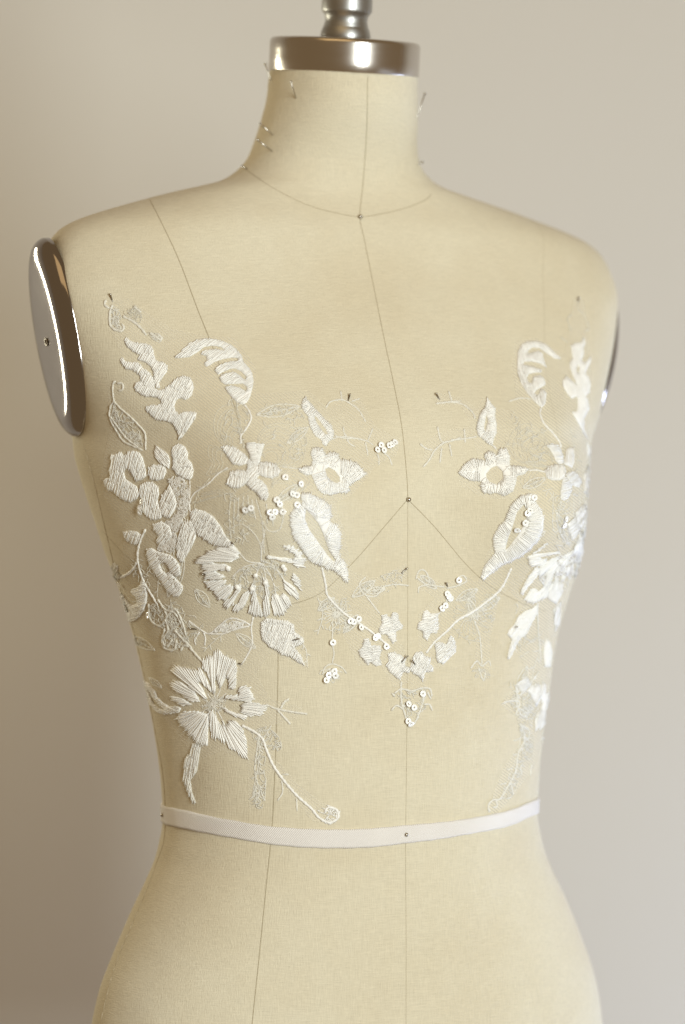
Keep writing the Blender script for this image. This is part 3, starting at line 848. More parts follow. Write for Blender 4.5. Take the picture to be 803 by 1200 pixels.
# lower flower
hc = Q6([(405, 560)])[0]
H_ = [[(345,340),(360,320),(395,310),(410,290),(440,278),(455,300),(490,320),(520,330),(525,370),(520,440),(510,480),(490,470),(485,420),(470,400),(455,440),(440,475),(430,440),(420,410),(410,430),(415,490),(400,490),(390,440),(370,390),(350,370)],
 [(180,380),(215,358),(260,370),(300,385),(340,375),(370,430),(395,490),(380,480),(350,450),(330,430),(320,440),(350,480),(370,530),(340,515),(300,490),(260,450),(230,430),(210,410)],
 [(185,455),(215,435),(240,445),(270,465),(310,500),(330,540),(290,545),(260,525),(220,495),(195,475)],
 [(180,515),(215,520),(255,535),(290,560),(250,562),(215,548),(190,535)],
 [(218,630),(225,605),(260,595),(310,595),(350,605),(375,615),(380,640),(375,700),(375,775),(340,765),(310,750),(290,720),(270,700),(240,670),(222,655)],
 [(385,600),(400,595),(420,630),(440,665),(460,700),(465,760),(445,745),(415,735),(395,720),(388,670)],
 [(450,640),(470,690),(490,650),(520,645),(550,680),(575,740),(580,840),(550,825),(520,805),(480,780),(460,720)],
 [(460,580),(490,592),(530,607),(590,618),(560,634),(520,624),(480,605)],
 [(550,560),(590,550),(640,555),(675,565),(670,590),(640,615),(590,618),(550,600),(560,580)],
 [(465,518),(520,512),(540,518),(535,490),(550,462),(585,470),(605,500),(612,530),(590,545),(550,540),(500,535)]]
for g in H_: satin("flower_petal", LL, Q6(g), centre=hc, sp=1.5, r=0.00052, jag=2.0)
satin("curled_leaf", LL, Q6([(40,435),(70,450),(100,490),(110,520),(140,550),(175,570),(220,570),(235,580),(225,600),(190,605),(150,612),(110,600),(75,560),(50,500),(35,460)]), [Q6([(65,485),(90,520),(120,562),(150,588),(120,580),(90,552)])], angle=-20, mat=M_CORD)
scribble("centre_threads", LL, Q6([(405,490),(330,540),(340,600),(400,600),(480,610),(470,540),(440,490)]), 45, r=0.00033)
cord("vein", LL, [Q6([(405,560),(x, y)]) for x, y in ((410,490),(440,480),(470,500),(470,530),(470,590),(450,640),(420,640),(390,620),(340,600),(330,570),(340,530),(370,500))], r=0.0004, mat=M_CORD)
# bud leaf beneath the fan flower
satin("bud", LL, R4([(345,440),(370,418),(420,425),(470,430),(500,450),(500,480),(545,515),(545,535),(520,550),(500,555),(530,590),(550,640),(520,625),(480,600),(440,590),(420,570),(380,550),(350,515),(342,475)]), angle=70, edge=(5, (0, 0)))
# side cluster
satin("petal", LL, Q4([(118,75),(150,70),(185,52),(205,85),(230,55),(270,45),(310,60),(330,90),(345,150),(355,215),(330,240),(290,252),(265,220),(245,180),(215,165),(205,190),(215,235),(250,260),(290,285),(310,340),(290,370),(250,395),(225,385),(185,370),(150,340),(130,315),(100,310),(80,280),(68,250),(90,230),(110,232),(108,180),(120,130)]), angle=75)
J_ = [(Q4([(415,10),(440,25),(480,50),(505,80),(515,120),(508,165),(480,150),(445,130),(415,95),(405,50)]), -50),
 (Q4([(535,20),(575,0),(615,20),(635,60),(632,100),(660,130),(672,180),(665,225),(645,245),(600,230),(560,205),(530,170),(535,110),(525,60)]), 60),
 (Q4([(370,160),(410,140),(450,140),(485,160),(490,190),(470,235),(430,250),(385,240),(368,205)]), 75),
 (Q4([(310,280),(350,255),(400,260),(435,290),(440,340),(430,375),(440,420),(470,460),(455,500),(410,515),(370,500),(335,460),(330,400),(310,340)]), 80),
 (Q4([(510,270),(530,310),(550,360),(560,400),(545,450),(510,500),(475,490),(450,450),(445,400),(460,340),(490,310)]), 65),
 (R2([(495,400),(520,388),(560,395),(600,420),(640,470),(665,520),(690,545),(700,565),(660,565),(610,560),(560,530),(530,510),(510,470),(495,430)]), 60),
 (R2([(470,450),(500,440),(520,470),(522,520),(500,570),(475,610),(455,640),(435,620),(430,570),(440,510),(450,470)]), 70),
 (R2([(320,460),(360,445),(400,470),(410,510),(385,540),(355,560),(335,545),(345,510),(325,490)]), 50)]
for p, a_ in J_: satin("petal", LL, p, angle=a_)
satin("ring_leaf", LL, Q5([(360,130),(400,130),(430,150),(470,160),(520,175),(555,205),(580,250),(585,300),(560,320),(530,300),(560,340),(600,380),(600,410),(575,450),(545,455),(510,430),(470,380),(430,320),(400,280),(370,220),(358,170)]), [Q5([(445,235),(470,225),(500,250),(510,285),(490,300),(465,280)])], angle=40)
satin("curled_leaf", LL, Q5([(325,330),(350,370),(362,430),(358,490),(340,540),(310,590),(270,620),(235,620),(190,590),(160,540),(148,480),(160,430),(185,440),(205,440),(225,475),(245,500),(265,510),(290,500),(300,480),(285,455),(265,435),(250,420),(265,400),(295,395),(315,370)]), [Q5([(190,470),(215,500),(250,545),(235,560),(205,530)])], angle=20)
satin("petal", LL, Q5([(200,20),(240,10),(290,15),(320,40),(315,70),(290,105),(260,100),(220,75),(205,45)]), angle=70, mat=M_CORD)
satin("petal", LL, Q5([(115,250),(140,225),(165,245),(165,290),(190,310),(170,340),(130,345),(118,320),(125,290)]), angle=70, mat=M_SHEER, bmat=M_SHEER)
cord("stem", LL, [Q5([(350,0),(320,60),(300,130),(295,190),(300,230),(315,290),(335,345),(370,410),(400,460),(430,510)]), Q5([(295,215),(270,260),(230,300),(170,330)])], r=0.0009)
# cords of the left half
cord("stem", LL, [R3([(265,95),(290,130),(298,165),(275,210),(250,245),(252,280)])], r=0.0007)
cord("stem", LL, [R3([(190,392),(140,425),(95,470),(30,515),(10,560),(12,620),(28,650)]), Q4([(645,245),(645,330),(640,400),(650,460)])], r=0.0006)
cord("stem", LL, [R6([(57,82),(72,150),(78,190),(110,230),(160,275),(230,320),(300,375),(325,400)])], r=0.0009)
cord("stem", LL, [R3([(575,395),(520,398),(440,388)]), R3([(655,270),(720,248),(803,255)])], r=0.0005, mat=M_SHEER)
cord("tendril", LL, [U4([(60,355),(130,370),(180,370),(250,385),(290,410)]), U4([(110,300),(118,340),(135,365)]), U4([(130,372),(150,400),(180,418)]), U4([(285,310),(270,350),(255,385)]), U4([(240,390),(250,430),(257,472)]), U4([(345,450),(380,480),(400,530)]), U4([(310,460),(322,490),(320,530)]),
   U4([(10,190),(35,155),(100,142),(145,160),(200,200),(245,275)]), U4([(95,90),(105,150)]), U4([(160,152),(210,135)])], r=0.0006, mat=M_SHEER)
cord("tendril", LL, [R6([(230,120),(205,150),(225,190),(270,195),(300,160),(350,150),(400,155)]), R6([(225,185),(250,220),(285,265)]), R6([(240,150),(270,175)]), R6([(215,165),(240,180)])], r=0.0006, mat=M_SHEER)
def burst(parent, c, R, n, a0=0, a1=360, mat=M_FAINT, r=0.0004):
    L_ = []
    for k in range(n):
        a = math.radians(a0+(a1-a0)*k/(n-1)); rr = R*rng.uniform(.75, 1.05)
        b = a+rng.normal(0, .12)
        L_.append([c, (c[0]+math.cos(a)*rr*.5, c[1]+math.sin(a)*rr*.5), (c[0]+math.cos(b)*rr, c[1]+math.sin(b)*rr)])
        if k % 2: L_.append([(c[0]+math.cos(b)*rr, c[1]+math.sin(b)*rr), (c[0]+math.cos(b+.15)*rr*1.08, c[1]+math.sin(b+.15)*rr*1.08), (c[0]+math.cos(b+.3)*rr*.9, c[1]+math.sin(b+.3)*rr*.9)])
    return cord("burst", parent, L_, r=r, mat=mat)
burst(LL, R6([(115,268)])[0], 19, 22, mat=M_SHEER)
cord("tendril", LL, [R6([(100,300),(98,375)]), R6([(98,385),(105,420),(98,460)]), R6([(60,505),(70,475),(98,462),(135,475),(155,500)]), R6([(75,540),(95,520),(115,520)])], r=0.00055, mat=M_SHEER)
burst(LL, R6([(95,480)])[0], 15, 9, 20, 170, mat=M_SHEER)
# sheer leaf with tiny scallops at upper left
cord("sheer_outline", LL, [Q3([(150,95),(130,110),(128,180),(135,230),(115,260),(105,320),(125,380),(160,440),(200,500),(260,530),(330,560)]), Q3([(135,230),(180,280),(240,330),(300,390),(345,450),(348,560)]), Q3([(110,330),(160,400),(220,480),(300,540)]), Q3([(150,110),(190,110),(195,150),(160,160)])], r=0.0008, mat=M_SHEER)
scribble("sheer_fill", LL, Q3([(130,240),(200,300),(290,380),(345,470),(330,560),(250,530),(180,470),(115,370)]), 75, r=0.0003)
cord("sheer_outline", LL, [Q2([(215,180),(195,230),(190,300),(200,350),(240,380),(290,385),(300,350),(280,330)]), Q2([(165,140),(150,180),(190,210)]), Q2([(290,270),(370,310),(430,360),(480,420)]), Q2([(380,190),(410,220),(440,240)]), Q2([(500,400),(550,430),(590,460),(600,440),(560,410)])], r=0.0009, mat=M_SHEER)
scribble("sheer_fill", LL, Q2([(195,190),(250,180),(290,260),(270,330),(300,390),(220,390),(185,330)]), 40, r=0.0003)
scribble("sheer_fill", LL, Q2([(290,230),(400,170),(460,250),(440,330),(340,300)]), 26, r=0.00028, mat=M_FAINT)
scribble("sheer_fill", LL, Q2([(480,400),(560,390),(620,440),(600,480),(520,460)]), 18, r=0.0003)
# dense thread-work between the side petals
scribble("sheer_fill", LL, Q4([(480,250),(560,205),(640,250),(645,450),(630,540),(560,600),(520,640),(420,640),(440,560),(480,510),(520,510),(560,420),(540,330),(510,270)]), 210, r=0.0004, mat=M_CORD)
scribble("sheer_fill", LL, Q5([(430,60),(560,20),(570,120),(540,170),(430,150),(420,110)]), 80, r=0.00042, mat=M_CORD)
# trailing sheer leaves left, between cluster and lower flower
cord("sheer_outline", LL, [Q5([(430,470),(480,540),(540,560),(580,620),(600,670)]), Q5([(370,500),(380,600),(440,650),(490,590),(470,530)]), Q5([(480,600),(500,680),(465,740),(490,790),(530,740)]), Q5([(540,680),(600,740),(660,800)]), Q6([(200,170),(260,240),(330,320),(360,350)]),
   Q6([(150,160),(135,230),(155,270),(200,270),(210,220)]), Q6([(230,280),(250,250),(280,260)]), Q6([(150,110),(200,60),(240,130),(260,200)])], r=0.0009, mat=M_SHEER)
scribble("sheer_fill", LL, Q6([(60,40),(110,20),(200,50),(250,140),(280,240),(220,280),(150,260),(140,170),(80,120)]), 120, r=0.00038)
cord("sheer_outline", LL, [Q6([(270,120),(330,165),(380,190),(430,150),(490,110),(560,125),(600,150)]), Q6([(380,190),(450,190),(520,165),(590,150)]), Q6([(350,180),(360,215),(355,255)]), Q6([(330,180),(305,220),(310,250)]), Q6([(610,100),(600,160),(605,240),(575,310),(545,355)])], r=0.00065, mat=M_CORD)
scribble("sheer_fill", LL, Q6([(390,185),(440,140),(500,112),(590,140),(560,160),(470,185)]), 60, r=0.00036, mat=M_CORD)
# hanging pieces below
satin("trailing_leaf", LL, R5([(245,375),(275,380),(268,430),(262,470),(240,500),(245,540),(258,575),(250,580),(230,540),(215,500),(220,450),(225,420),(240,410)]), angle=80, mat=M_CORD, bmat=M_SHEER)
cord("tendril", LL, [R5([(410,315),(450,335),(480,360),(495,400),(520,455),(560,510),(600,555),(645,595),(670,625),(705,642),(735,625),(728,598),(700,592),(690,610)])], r=0.001)
cord("tendril", LL, [R5([(470,350),(462,400),(455,470),(470,540),(455,575)]), R5([(470,540),(435,565)]), R5([(475,540),(490,570)]), R5([(595,560),(597,605)]), R5([(545,500),(548,540),(530,570)]), R5([(570,480),(545,480)]), R5([(450,480),(490,475)])], r=0.0006, mat=M_SHEER)
scribble("sheer_fill", LL, R5([(440,330),(500,315),(545,360),(545,405),(500,400),(460,400)]), 42, r=0.00033)
scribble("sheer_fill", LL, R5([(450,400),(490,400),(495,520),(485,600),(440,590),(455,500)]), 46, r=0.00036)
scribble("sheer_fill", LL, R5([(660,600),(700,580),(745,600),(735,645),(690,650)]), 24, r=0.0004, mat=M_CORD)
cord("tendril", LL, [R5([(490,245),(530,260),(580,270),(632,277)]), R5([(530,262),(575,312)]), R5([(540,260),(560,228)]), R5([(570,225),(545,245)])], r=0.0008, mat=M_SHEER)
# fine outlines of the large sheer petals
def nested(parent, outline, c, n, mat=M_FAINT, lo=0.35):
    a = np.array(outline); c = np.array(c); L_ = []
    for k in range(n):
        s = lo+(1-lo)*k/(n-1); q = c+(a-c)*s+rng.normal(0, .5, a.shape); L_.append([tuple(p) for p in q])
    return cord("outline_petal", parent, L_, r=0.00034, mat=mat)
nested(LL, R3([(270,300),(235,200),(240,130),(200,95),(150,120),(125,170),(130,230),(160,285),(190,300)]), R3([(262,300)])[0], 7)
nested(LL, R3([(150,300),(100,290),(95,340),(110,380),(90,430),(150,420),(190,400)]), R3([(250,370)])[0], 4, lo=.6)
nested(LL, R3([(340,300),(330,250),(370,200),(430,185),(480,200),(540,240),(555,300),(540,360),(500,385),(440,395)]), R3([(370,370)])[0], 8, lo=.3)
nested(LL, R3([(280,470),(215,520),(195,600),(200,730)]), R3([(340,650)])[0], 4, lo=.55)
nested(LL, R3([(390,460),(450,410),(540,420),(575,460),(540,500),(470,560)]), R3([(400,520)])[0], 6, lo=.5)
cord("outline_petal", LL, [R3([(205,520),(195,620),(205,730)]), R3([(200,680),(250,660),(300,690),(340,750),(345,803)]), R3([(320,540),(350,650),(360,800)]), R3([(350,640),(380,690),(430,685),(450,620),(440,560)]),
   R3([(240,530),(235,640)]), R3([(262,525),(258,600)]), R3([(282,520),(285,570)]), R3([(220,540),(215,650)]), R3([(370,560),(375,660)]), R3([(400,640),(402,670)]), R3([(300,540),(320,640)])], r=0.00045, mat=M_SHEER)
nested(LL, R3([(40,560),(100,540),(170,520),(200,500),(140,500),(60,520)]), R3([(30,560)])[0], 3, lo=.7)
# small star blossoms left of centre
K_ = [[(290,270),(310,268),(325,285),(335,258),(352,262),(358,292),(375,310),(370,325),(345,335),(348,370),(335,382),(322,360),(310,345),(285,345),(280,325),(292,300)],
 [(222,365),(240,362),(250,388),(285,390),(290,410),(282,440),(290,465),(270,472),(250,455),(235,465),(222,445),(205,430),(200,410),(215,395)],
 [(315,420),(340,415),(360,425),(385,440),(382,470),(405,480),(400,495),(375,495),(362,525),(345,510),(325,495),(308,470),(318,450)]]
for k, a_ in zip(K_, (20, 10, 50)): satin("blossom", LL, R6(k), angle=a_, jag=1.5, sp=1.5)
for x, y in R6([(100,377),(105,490),(75,525),(84,506),(95,498),(110,508),(168,293),(181,296),(200,285),(210,317),(266,358),(275,352),(308,393)])+U4([(308,440),(330,412),(347,442),(378,415),(394,408),(412,395)])+R3([(275,592),(302,583),(457,443),(528,473),(490,518),(508,523),(418,545),(432,565),(388,602),(398,625),(412,600),(510,567),(445,600)])+Q4([(335,390),(322,430),(320,458)])+Q5([(185,370),(375,575)]):
    sequin(LL, x, y)

# ---- right half
satin("leaf_spray", LR, U3([(460,290),(472,320),(460,345),(462,380),(450,410),(470,430),(480,410),(500,390),(500,415),(485,445),(470,480),(490,505),(498,540),(490,580),(470,600),(485,620),(492,660),(475,700),(462,720),(465,770),(485,820),(465,800),(440,750),(410,700),(400,680),(425,680),(430,650),(428,600),(400,612),(380,590),(355,550),(352,520),(370,492),(390,510),(410,525),(430,545),(410,500),(390,450),(388,420),(405,405),(400,370),(395,335),(420,322),(450,318)]), [U3([(428,425),(440,450),(438,490),(425,465)])], angle=100)
satin("curled_leaf", LR, U3([(345,405),(300,360),(260,325),(220,310),(170,312),(135,330),(118,370),(115,430),(118,480),(135,530),(165,580),(200,620),(225,645),(245,660),(262,640),(268,590),(255,565),(235,562),(232,585),(215,600),(205,585),(215,570),(240,555),(262,540),(255,505),(235,490),(200,498),(190,530),(175,530),(165,510),(175,485),(210,475),(240,475),(235,460),(200,445),(150,435),(148,420),(190,418),(235,428),(270,450),(250,415),(250,375),(225,362),(190,372),(172,378),(170,365),(195,345),(230,348),(270,375),(310,402)]), angle=110, jag=0)
satin("leaf", LR, R7([(258,60),(275,85),(295,105),(290,135),(298,170),(298,210),(285,240),(282,265),(265,258),(245,240),(220,220),(212,190),(220,150),(230,120),(250,100)]), [R7([(255,130),(262,160),(250,205),(245,190)])], edge=(10, (0, 0)))
satin("open_flower", LR, R7([(133,380),(160,345),(195,318),(235,325),(250,330),(245,300),(265,288),(290,298),(300,305),(310,278),(340,275),(355,310),(355,350),(395,350),(435,365),(420,385),(385,395),(380,430),(370,460),(340,475),(325,480),(300,465),(270,470),(240,465),(228,435),(235,415),(190,415),(160,400)]), [R7([(255,385),(275,360),(300,350),(325,375),(328,405),(300,430),(270,420),(255,400)])], edge=(18, (0, 0)), jag=1.4)
satin("serrated_leaf", LR, [(596,598),(600,590),(609.6,581.5),(620.5,578),(629,580),(626,587),(633,595),(637,606),(636,620),(631,632),(622,642),(612,651),(600,657),(588,662),(577,670),(566,680),(563,676),(567,664),(574,655),(580,648),(578,638),(578,628),(585,616),(592,610),(594,604)], [[(614,591),(619,600),(614,615),(606,628),(597,640),(592,645),(595,632),(601,616),(606,600)]], edge=(20, (-.3, .3)), jag=1.6)
for p, a_ in ((Q7([(130,285),(170,270),(220,275),(245,310),(262,360),(270,420),(230,430),(205,400),(185,350),(160,310)]), 0), (Q7([(290,310),(320,292),(345,300),(352,360),(348,420),(335,455),(300,440),(272,430),(280,370)]), 90), (Q7([(120,480),(150,445),(200,430),(270,435),(290,480),(275,530),(240,555),(180,555),(140,540)]), 90), (Q7([(285,510),(310,490),(350,485),(385,515),(410,560),(390,610),(350,600),(320,580)]), 40), (Q7([(262,540),(290,530),(335,580),(330,640),(300,700),(270,715),(245,700),(245,640)]), 20)):
    satin("petal", LR, p, angle=a_, jag=.7)
for p in (Q7([(450,250),(480,300),(495,400),(505,520),(490,520),(475,420),(455,330)]), Q7([(500,740),(520,800),(512,900),(490,1000),(450,1010),(435,980),(450,900),(465,820)])):
    satin("petal", LR, p, angle=80, mat=M_CORD)
rc = Q8([(520, 120)])[0]
for g in ([(218,180),(240,175),(350,88),(345,98),(262,165),(340,158),(425,148),(425,162),(350,170),(300,190),(320,200),(350,195),(330,230),(300,245),(250,250),(228,235)],
  [(265,262),(300,260),(290,300),(250,350),(210,400),(185,440),(165,430),(180,400),(215,330)],
  [(240,400),(270,395),(290,420),(330,380),(380,300),(392,310),(370,350),(340,410),(310,470),(260,500),(215,490),(195,470)],
  [(425,245),(440,262),(418,305),(400,300)], [(402,318),(424,325),(415,400),(395,442),(378,430)], [(455,305),(475,318),(458,350),(438,342)], [(432,355),(458,368),(445,432),(425,440),(415,410)],
  [(300,250),(380,195),(425,185),(405,235),(340,285),(300,325),(288,300)], [(345,300),(400,225),(432,232),(392,300),(352,368),(322,388)],
  [(425,205),(500,180),(482,240),(440,262)], [(470,262),(520,228),(526,268),(482,312)], [(440,190),(520,140),(560,130),(540,175),(500,190)], [(300,430),(330,395),(372,400),(350,455),(318,470)],
  [(560,200),(600,215),(590,260),(560,290),(540,250)], [(570,20),(600,60),(590,110),(560,60)],
  [(525,270),(560,295),(550,330),(520,300)], [(560,60),(580,100),(640,110),(655,160),(645,190),(580,190),(530,220),(540,160),(530,130)], [(600,0),(645,0),(650,40),(620,70),(590,60)]):
    satin("fan_petal", LR, Q8(g), centre=rc, sp=1.7, r=0.0005, jag=1.6)
scribble("centre_threads", LR, Q8([(500,150),(420,180),(330,230),(290,330),(330,400),(400,430),(470,420),(520,330),(560,220)]), 80, r=0.0004, mat=M_CORD)
satin("bud", LR, Q8([(290,500),(285,560),(240,640),(215,700),(160,740),(110,850),(95,875),(80,870),(95,800),(115,740),(80,710),(90,680),(130,640),(150,590),(200,550),(250,530)]), angle=50)
for p in (R8([(355,380),(370,400),(378,440),(370,500),(345,500),(340,440),(345,400)]), R8([(270,600),(290,575),(315,585),(320,610),(290,620)]), R8([(360,600),(375,640),(350,690),(320,750),(305,770),(305,720),(330,670),(345,620)]), R8([(335,560),(350,570),(352,640),(335,650),(325,600)])):
    satin("flower_petal", LR, p, angle=70)
cord("sheer_outline", LR, [R8([(170,650),(200,640),(240,645),(225,700)]), R8([(240,620),(290,560),(320,520)]), R8([(225,640),(250,700),(280,690)]), R8([(225,580),(235,640)]), R8([(315,230),(318,330),(325,420),(330,470)]), R8([(350,790),(345,820)])], r=0.0008, mat=M_SHEER)
cord("tendril", LR, [R8([(250,740),(262,800),(235,860),(225,930),(195,990),(160,1045),(130,1050),(112,1075),(118,1102)]), R8([(140,1045),(150,1075),(130,1080)]), R8([(240,740),(280,760),(275,800),(250,790)]), R8([(205,970),(215,1030)]), R8([(245,900),(250,950)]), R8([(290,900),(285,950)])], r=0.0008, mat=M_SHEER)
scribble("sheer_fill", LR, R8([(230,720),(300,700),(300,860),(250,960),(215,1040),(150,1060),(190,980),(225,900),(250,820)]), 60, r=0.00036)
scribble("sheer_fill", LR, R8([(200,560),(300,540),(340,640),(300,720),(230,720),(200,650)]), 50, r=0.00036)
cord("stem", LR, [U3([(240,660),(235,690),(255,740),(300,790),(335,835),(345,870)])], r=0.0008, mat=M_CORD)
cord("stem", LR, [R6([(800,85),(760,165),(700,220),(640,262),(590,290),(545,335),(500,375),(465,420)])], r=0.0009)
cord("stem", LR, [R7([(282,262),(300,280)]), R7([(435,370),(470,368),(510,378)])], r=0.0006)
cord("tendril", LR, [U4([(803,365),(745,385),(705,395),(650,440),(615,500),(580,540)]), U4([(560,400),(600,430),(640,438)]), U4([(665,300),(685,380),(710,395)]), U4([(690,425),(680,515)]), U4([(735,400),(750,475)]), U4([(655,165),(740,155),(803,150)]), U4([(730,90),(750,150)]),
   R7([(90,75),(150,85),(195,120),(207,150)]), R7([(215,225),(150,235),(100,240)]), R7([(160,190),(165,250)]), R7([(350,75),(400,60),(450,65)])], r=0.0007, mat=M_SHEER)
cord("tendril", LR, [R6([(425,130),(440,95),(465,100),(478,145),(440,160),(435,185)]), R6([(430,125),(470,150),(540,160)]), R6([(545,165),(590,155),(625,135),(610,115),(590,125)]), R6([(540,180),(545,230),(500,280)])], r=0.0006, mat=M_SHEER)
burst(LR, R6([(645,270)])[0], 25, 26, mat=M_FAINT)
cord("tendril", LR, [R6([(655,290),(675,350),(682,420),(685,470)]), R6([(640,480),(665,450),(685,470),(710,450),(720,470)]), R6([(670,475),(690,525),(700,490)])], r=0.0006, mat=M_SHEER)
burst(LR, R6([(685,480)])[0], 13, 9, 20, 170)
nested(LR, R7([(540,300),(500,210),(440,170),(380,190),(350,250),(380,320),(450,350),(520,355)]), R7([(540,350)])[0], 8, lo=.3)
nested(LR, R7([(500,370),(440,360),(400,420),(440,450),(500,450)]), R7([(540,400)])[0], 4, lo=.6)
cord("outline_petal", LR, [Q7([(250,720),(245,800)]), Q7([(350,640),(355,850),(400,950)]), Q7([(400,640),(400,900)]), Q7([(190,640),(190,940),(260,930)]), Q7([(420,450),(440,700),(430,900)]), Q7([(100,640),(180,620)]), Q7([(130,680),(150,640),(180,680),(150,720)])], r=0.0004, mat=M_SHEER)
cord("sheer_outline", LR, [U3([(430,120),(440,150),(470,180),(490,240),(470,260)]), U3([(400,170),(380,200),(400,260)]), U3([(340,290),(370,310),(380,320)])], r=0.0007, mat=M_FAINT)
for k, a_ in zip(([(425,418),(445,412),(460,430),(485,440),(480,460),(495,475),(490,492),(462,492),(452,528),(435,510),(412,495),(400,478),(410,455),(415,435)], [(455,255),(470,250),(485,265),(510,262),(512,290),(515,320),(505,340),(480,340),(470,370),(455,360),(455,335),(432,325),(435,300),(450,290)], [(500,380),(520,375),(545,385),(560,350),(575,365),(580,395),(582,415),(560,435),(535,462),(510,455),(505,425)]), (60, 20, 40)):
    satin("blossom", LR, R6(k), angle=a_, jag=1.5, sp=1.5)
cord("pendant_tendril", LR, [R6([(368,530),(368,600),(380,650),(398,700),(422,690),(440,650),(455,600),(450,560)]), R6([(340,578),(370,560),(410,568),(450,556),(480,560),(488,590)]), R6([(328,645),(350,625),(378,640)]), R6([(455,622),(478,620),(490,645)]), R6([(345,590),(330,575)]), R6([(470,570),(485,600)])], r=0.0008, mat=M_SHEER)
scribble("sheer_fill", LR, R6([(350,560),(480,560),(470,630),(430,690),(390,690),(375,640),(350,600)]), 34, r=0.00034)
for x, y in R6([(592,133),(546,186),(558,205),(552,196),(525,243),(538,232),(450,578),(395,618),(416,632),(393,685),(403,697)])+R7([(458,487),(430,552),(441,540),(420,592),(385,622),(582,602),(590,575)]):
    sequin(LR, x, y)

# sheer leaves and sprigs worked in fine thread between the solid motifs
def sprig(parent, pts, n=6, ln=7, r=0.00045, mat=None):
    c = catmull(pts, 2.0); L_ = [pts]
    for k in range(n):
        i = int((k+0.8)/(n+.6)*(len(c)-1)); p = c[i]; t = c[min(i+1, len(c)-1)]-c[max(i-1, 0)]; a = math.atan2(t[1], t[0])+(0.9 if k % 2 else -0.9)
        l = ln*rng.uniform(.7, 1.2); q = (p[0]+math.cos(a)*l, p[1]+math.sin(a)*l); q2 = (q[0]+math.cos(a+1)*2.2, q[1]+math.sin(a+1)*2.2)
        L_.append([tuple(p), ((p[0]+q[0])/2+rng.normal(0, .5), (p[1]+q[1])/2), q, q2])
    return cord("sprig", parent, L_[:12], r=r, mat=mat or M_SHEER)
def sheer_leaf(parent, a, b, w=6, n=4):
    a = np.array(a, float); b = np.array(b, float); d = b-a; ln = np.linalg.norm(d); nn = np.array([-d[1], d[0]])/ln
    side = lambda s: [tuple(a)]+[tuple(a+d*t+nn*s*math.sin(math.pi*t)) for t in (.2, .4, .6, .8)]+[tuple(b)]
    cord("sheer_outline", parent, [side(w), side(-w), side(0.3)], r=0.0005, mat=M_SHEER)
    scribble("sheer_fill", parent, side(w*.85)+side(-w*.85)[::-1][1:-1], int(ln*w*.09)+4, r=0.00028, mat=M_SHEER, size=(4, 7))
for a in (((216, 655), (196, 700), 7), ((228, 690), (246, 712), 6), ((150, 745), (182, 762), 5), ((300, 760), (276, 742), 5), ((322, 590), (352, 566), 5), ((300, 486), (352, 476), 7), ((336, 520), (362, 500), 5),
          ((392, 700), (372, 716), 5), ((412, 700), (440, 680), 6), ((420, 720), (402, 742), 5), ((452, 690), (428, 694), 4), ((190, 806), (174, 794), 3)):
    sheer_leaf(LL, *a)
sprig(LL, [(345, 745), (358, 760), (360, 782)], 4, 6); sprig(LL, [(303, 480), (325, 474), (350, 480), (362, 474)], 5, 6, mat=M_FAINT)
sprig(LL, [(372, 700), (378, 720), (372, 744)], 6, 6); sprig(LL, [(246, 560), (232, 578), (226, 604)], 5, 7, mat=M_FAINT)
sprig(LL, [(262, 742), (250, 752), (238, 764)], 4, 6); sprig(LL, [(318, 850), (306, 872), (302, 900), (296, 930)], 7, 7)
sprig(LL, [(206, 640), (188, 668), (184, 700)], 6, 6); sprig(LL, [(150, 700), (176, 722), (206, 742)], 6, 8)
for a in (((560, 690), (534, 704), 5), ((586, 700), (560, 716), 5), ((610, 640), (640, 622), 5), ((512, 690), (492, 674), 5), ((548, 700), (560, 728), 4), ((640, 560), (612, 572), 5), ((652, 600), (668, 640), 5), ((618, 780), (606, 812), 5), ((628, 800), (616, 842), 5)):
    sheer_leaf(LR, *a)
sprig(LR, [(640, 745), (628, 775), (620, 810)], 6, 7); sprig(LR, [(668, 500), (676, 540), (680, 590)], 6, 6, mat=M_FAINT); sprig(LR, [(612, 850), (606, 885), (590, 925)], 8, 7)
sprig(LR, [(530, 735), (545, 748), (562, 752)], 5, 5, mat=M_FAINT); sprig(LR, [(622, 530), (606, 520), (590, 522)], 4, 6, mat=M_FAINT)
for p, a_ in (([(684,556),(690,546),(693,566),(690,586),(684,576)], 80), ([(674,600),(684,590),(690,604),(684,622),(676,614)], 60), ([(664,614),(674,606),(680,622),(670,634)], 40),
              ([(640,690),(652,680),(660,692),(652,708),(642,702)], 60), ([(648,714),(657,704),(656,730),(650,740)], 80), ([(604,802),(616,792),(622,802),(612,813)], 30), ([(620,812),(630,800),(637,812),(628,828)], 60), ([(628,838),(637,826),(640,846),(632,856)], 70)):
    satin("petal", LR, p, angle=a_, mat=M_CORD)
for q, n_ in (([(262,560),(300,600),(300,640),(262,640)], 34), ([(300,480),(355,478),(362,540),(330,540)], 34), ([(430,680),(474,663),(470,690),(440,700)], 22), ([(385,700),(412,700),(412,740),(388,744)], 30), ([(270,462),(296,470),(286,520),(256,520)], 24), ([(200,700),(240,730),(230,756),(196,740)], 34), ([(150,650),(184,660),(190,690),(160,690)], 20)):
    scribble("sheer_fill", LL, q, n_, r=0.0003, mat=M_SHEER)
for q, n_ in (([(596,480),(640,500),(650,540),(612,545)], 34), ([(540,690),(590,696),(580,730),(545,730)], 26), ([(640,570),(680,580),(684,640),(650,650)], 40), ([(600,700),(640,740),(630,790),(608,780)], 24)):
    scribble("sheer_fill", LR, q, n_, r=0.0003, mat=M_SHEER)
del LL["_o"]; del LR["_o"]

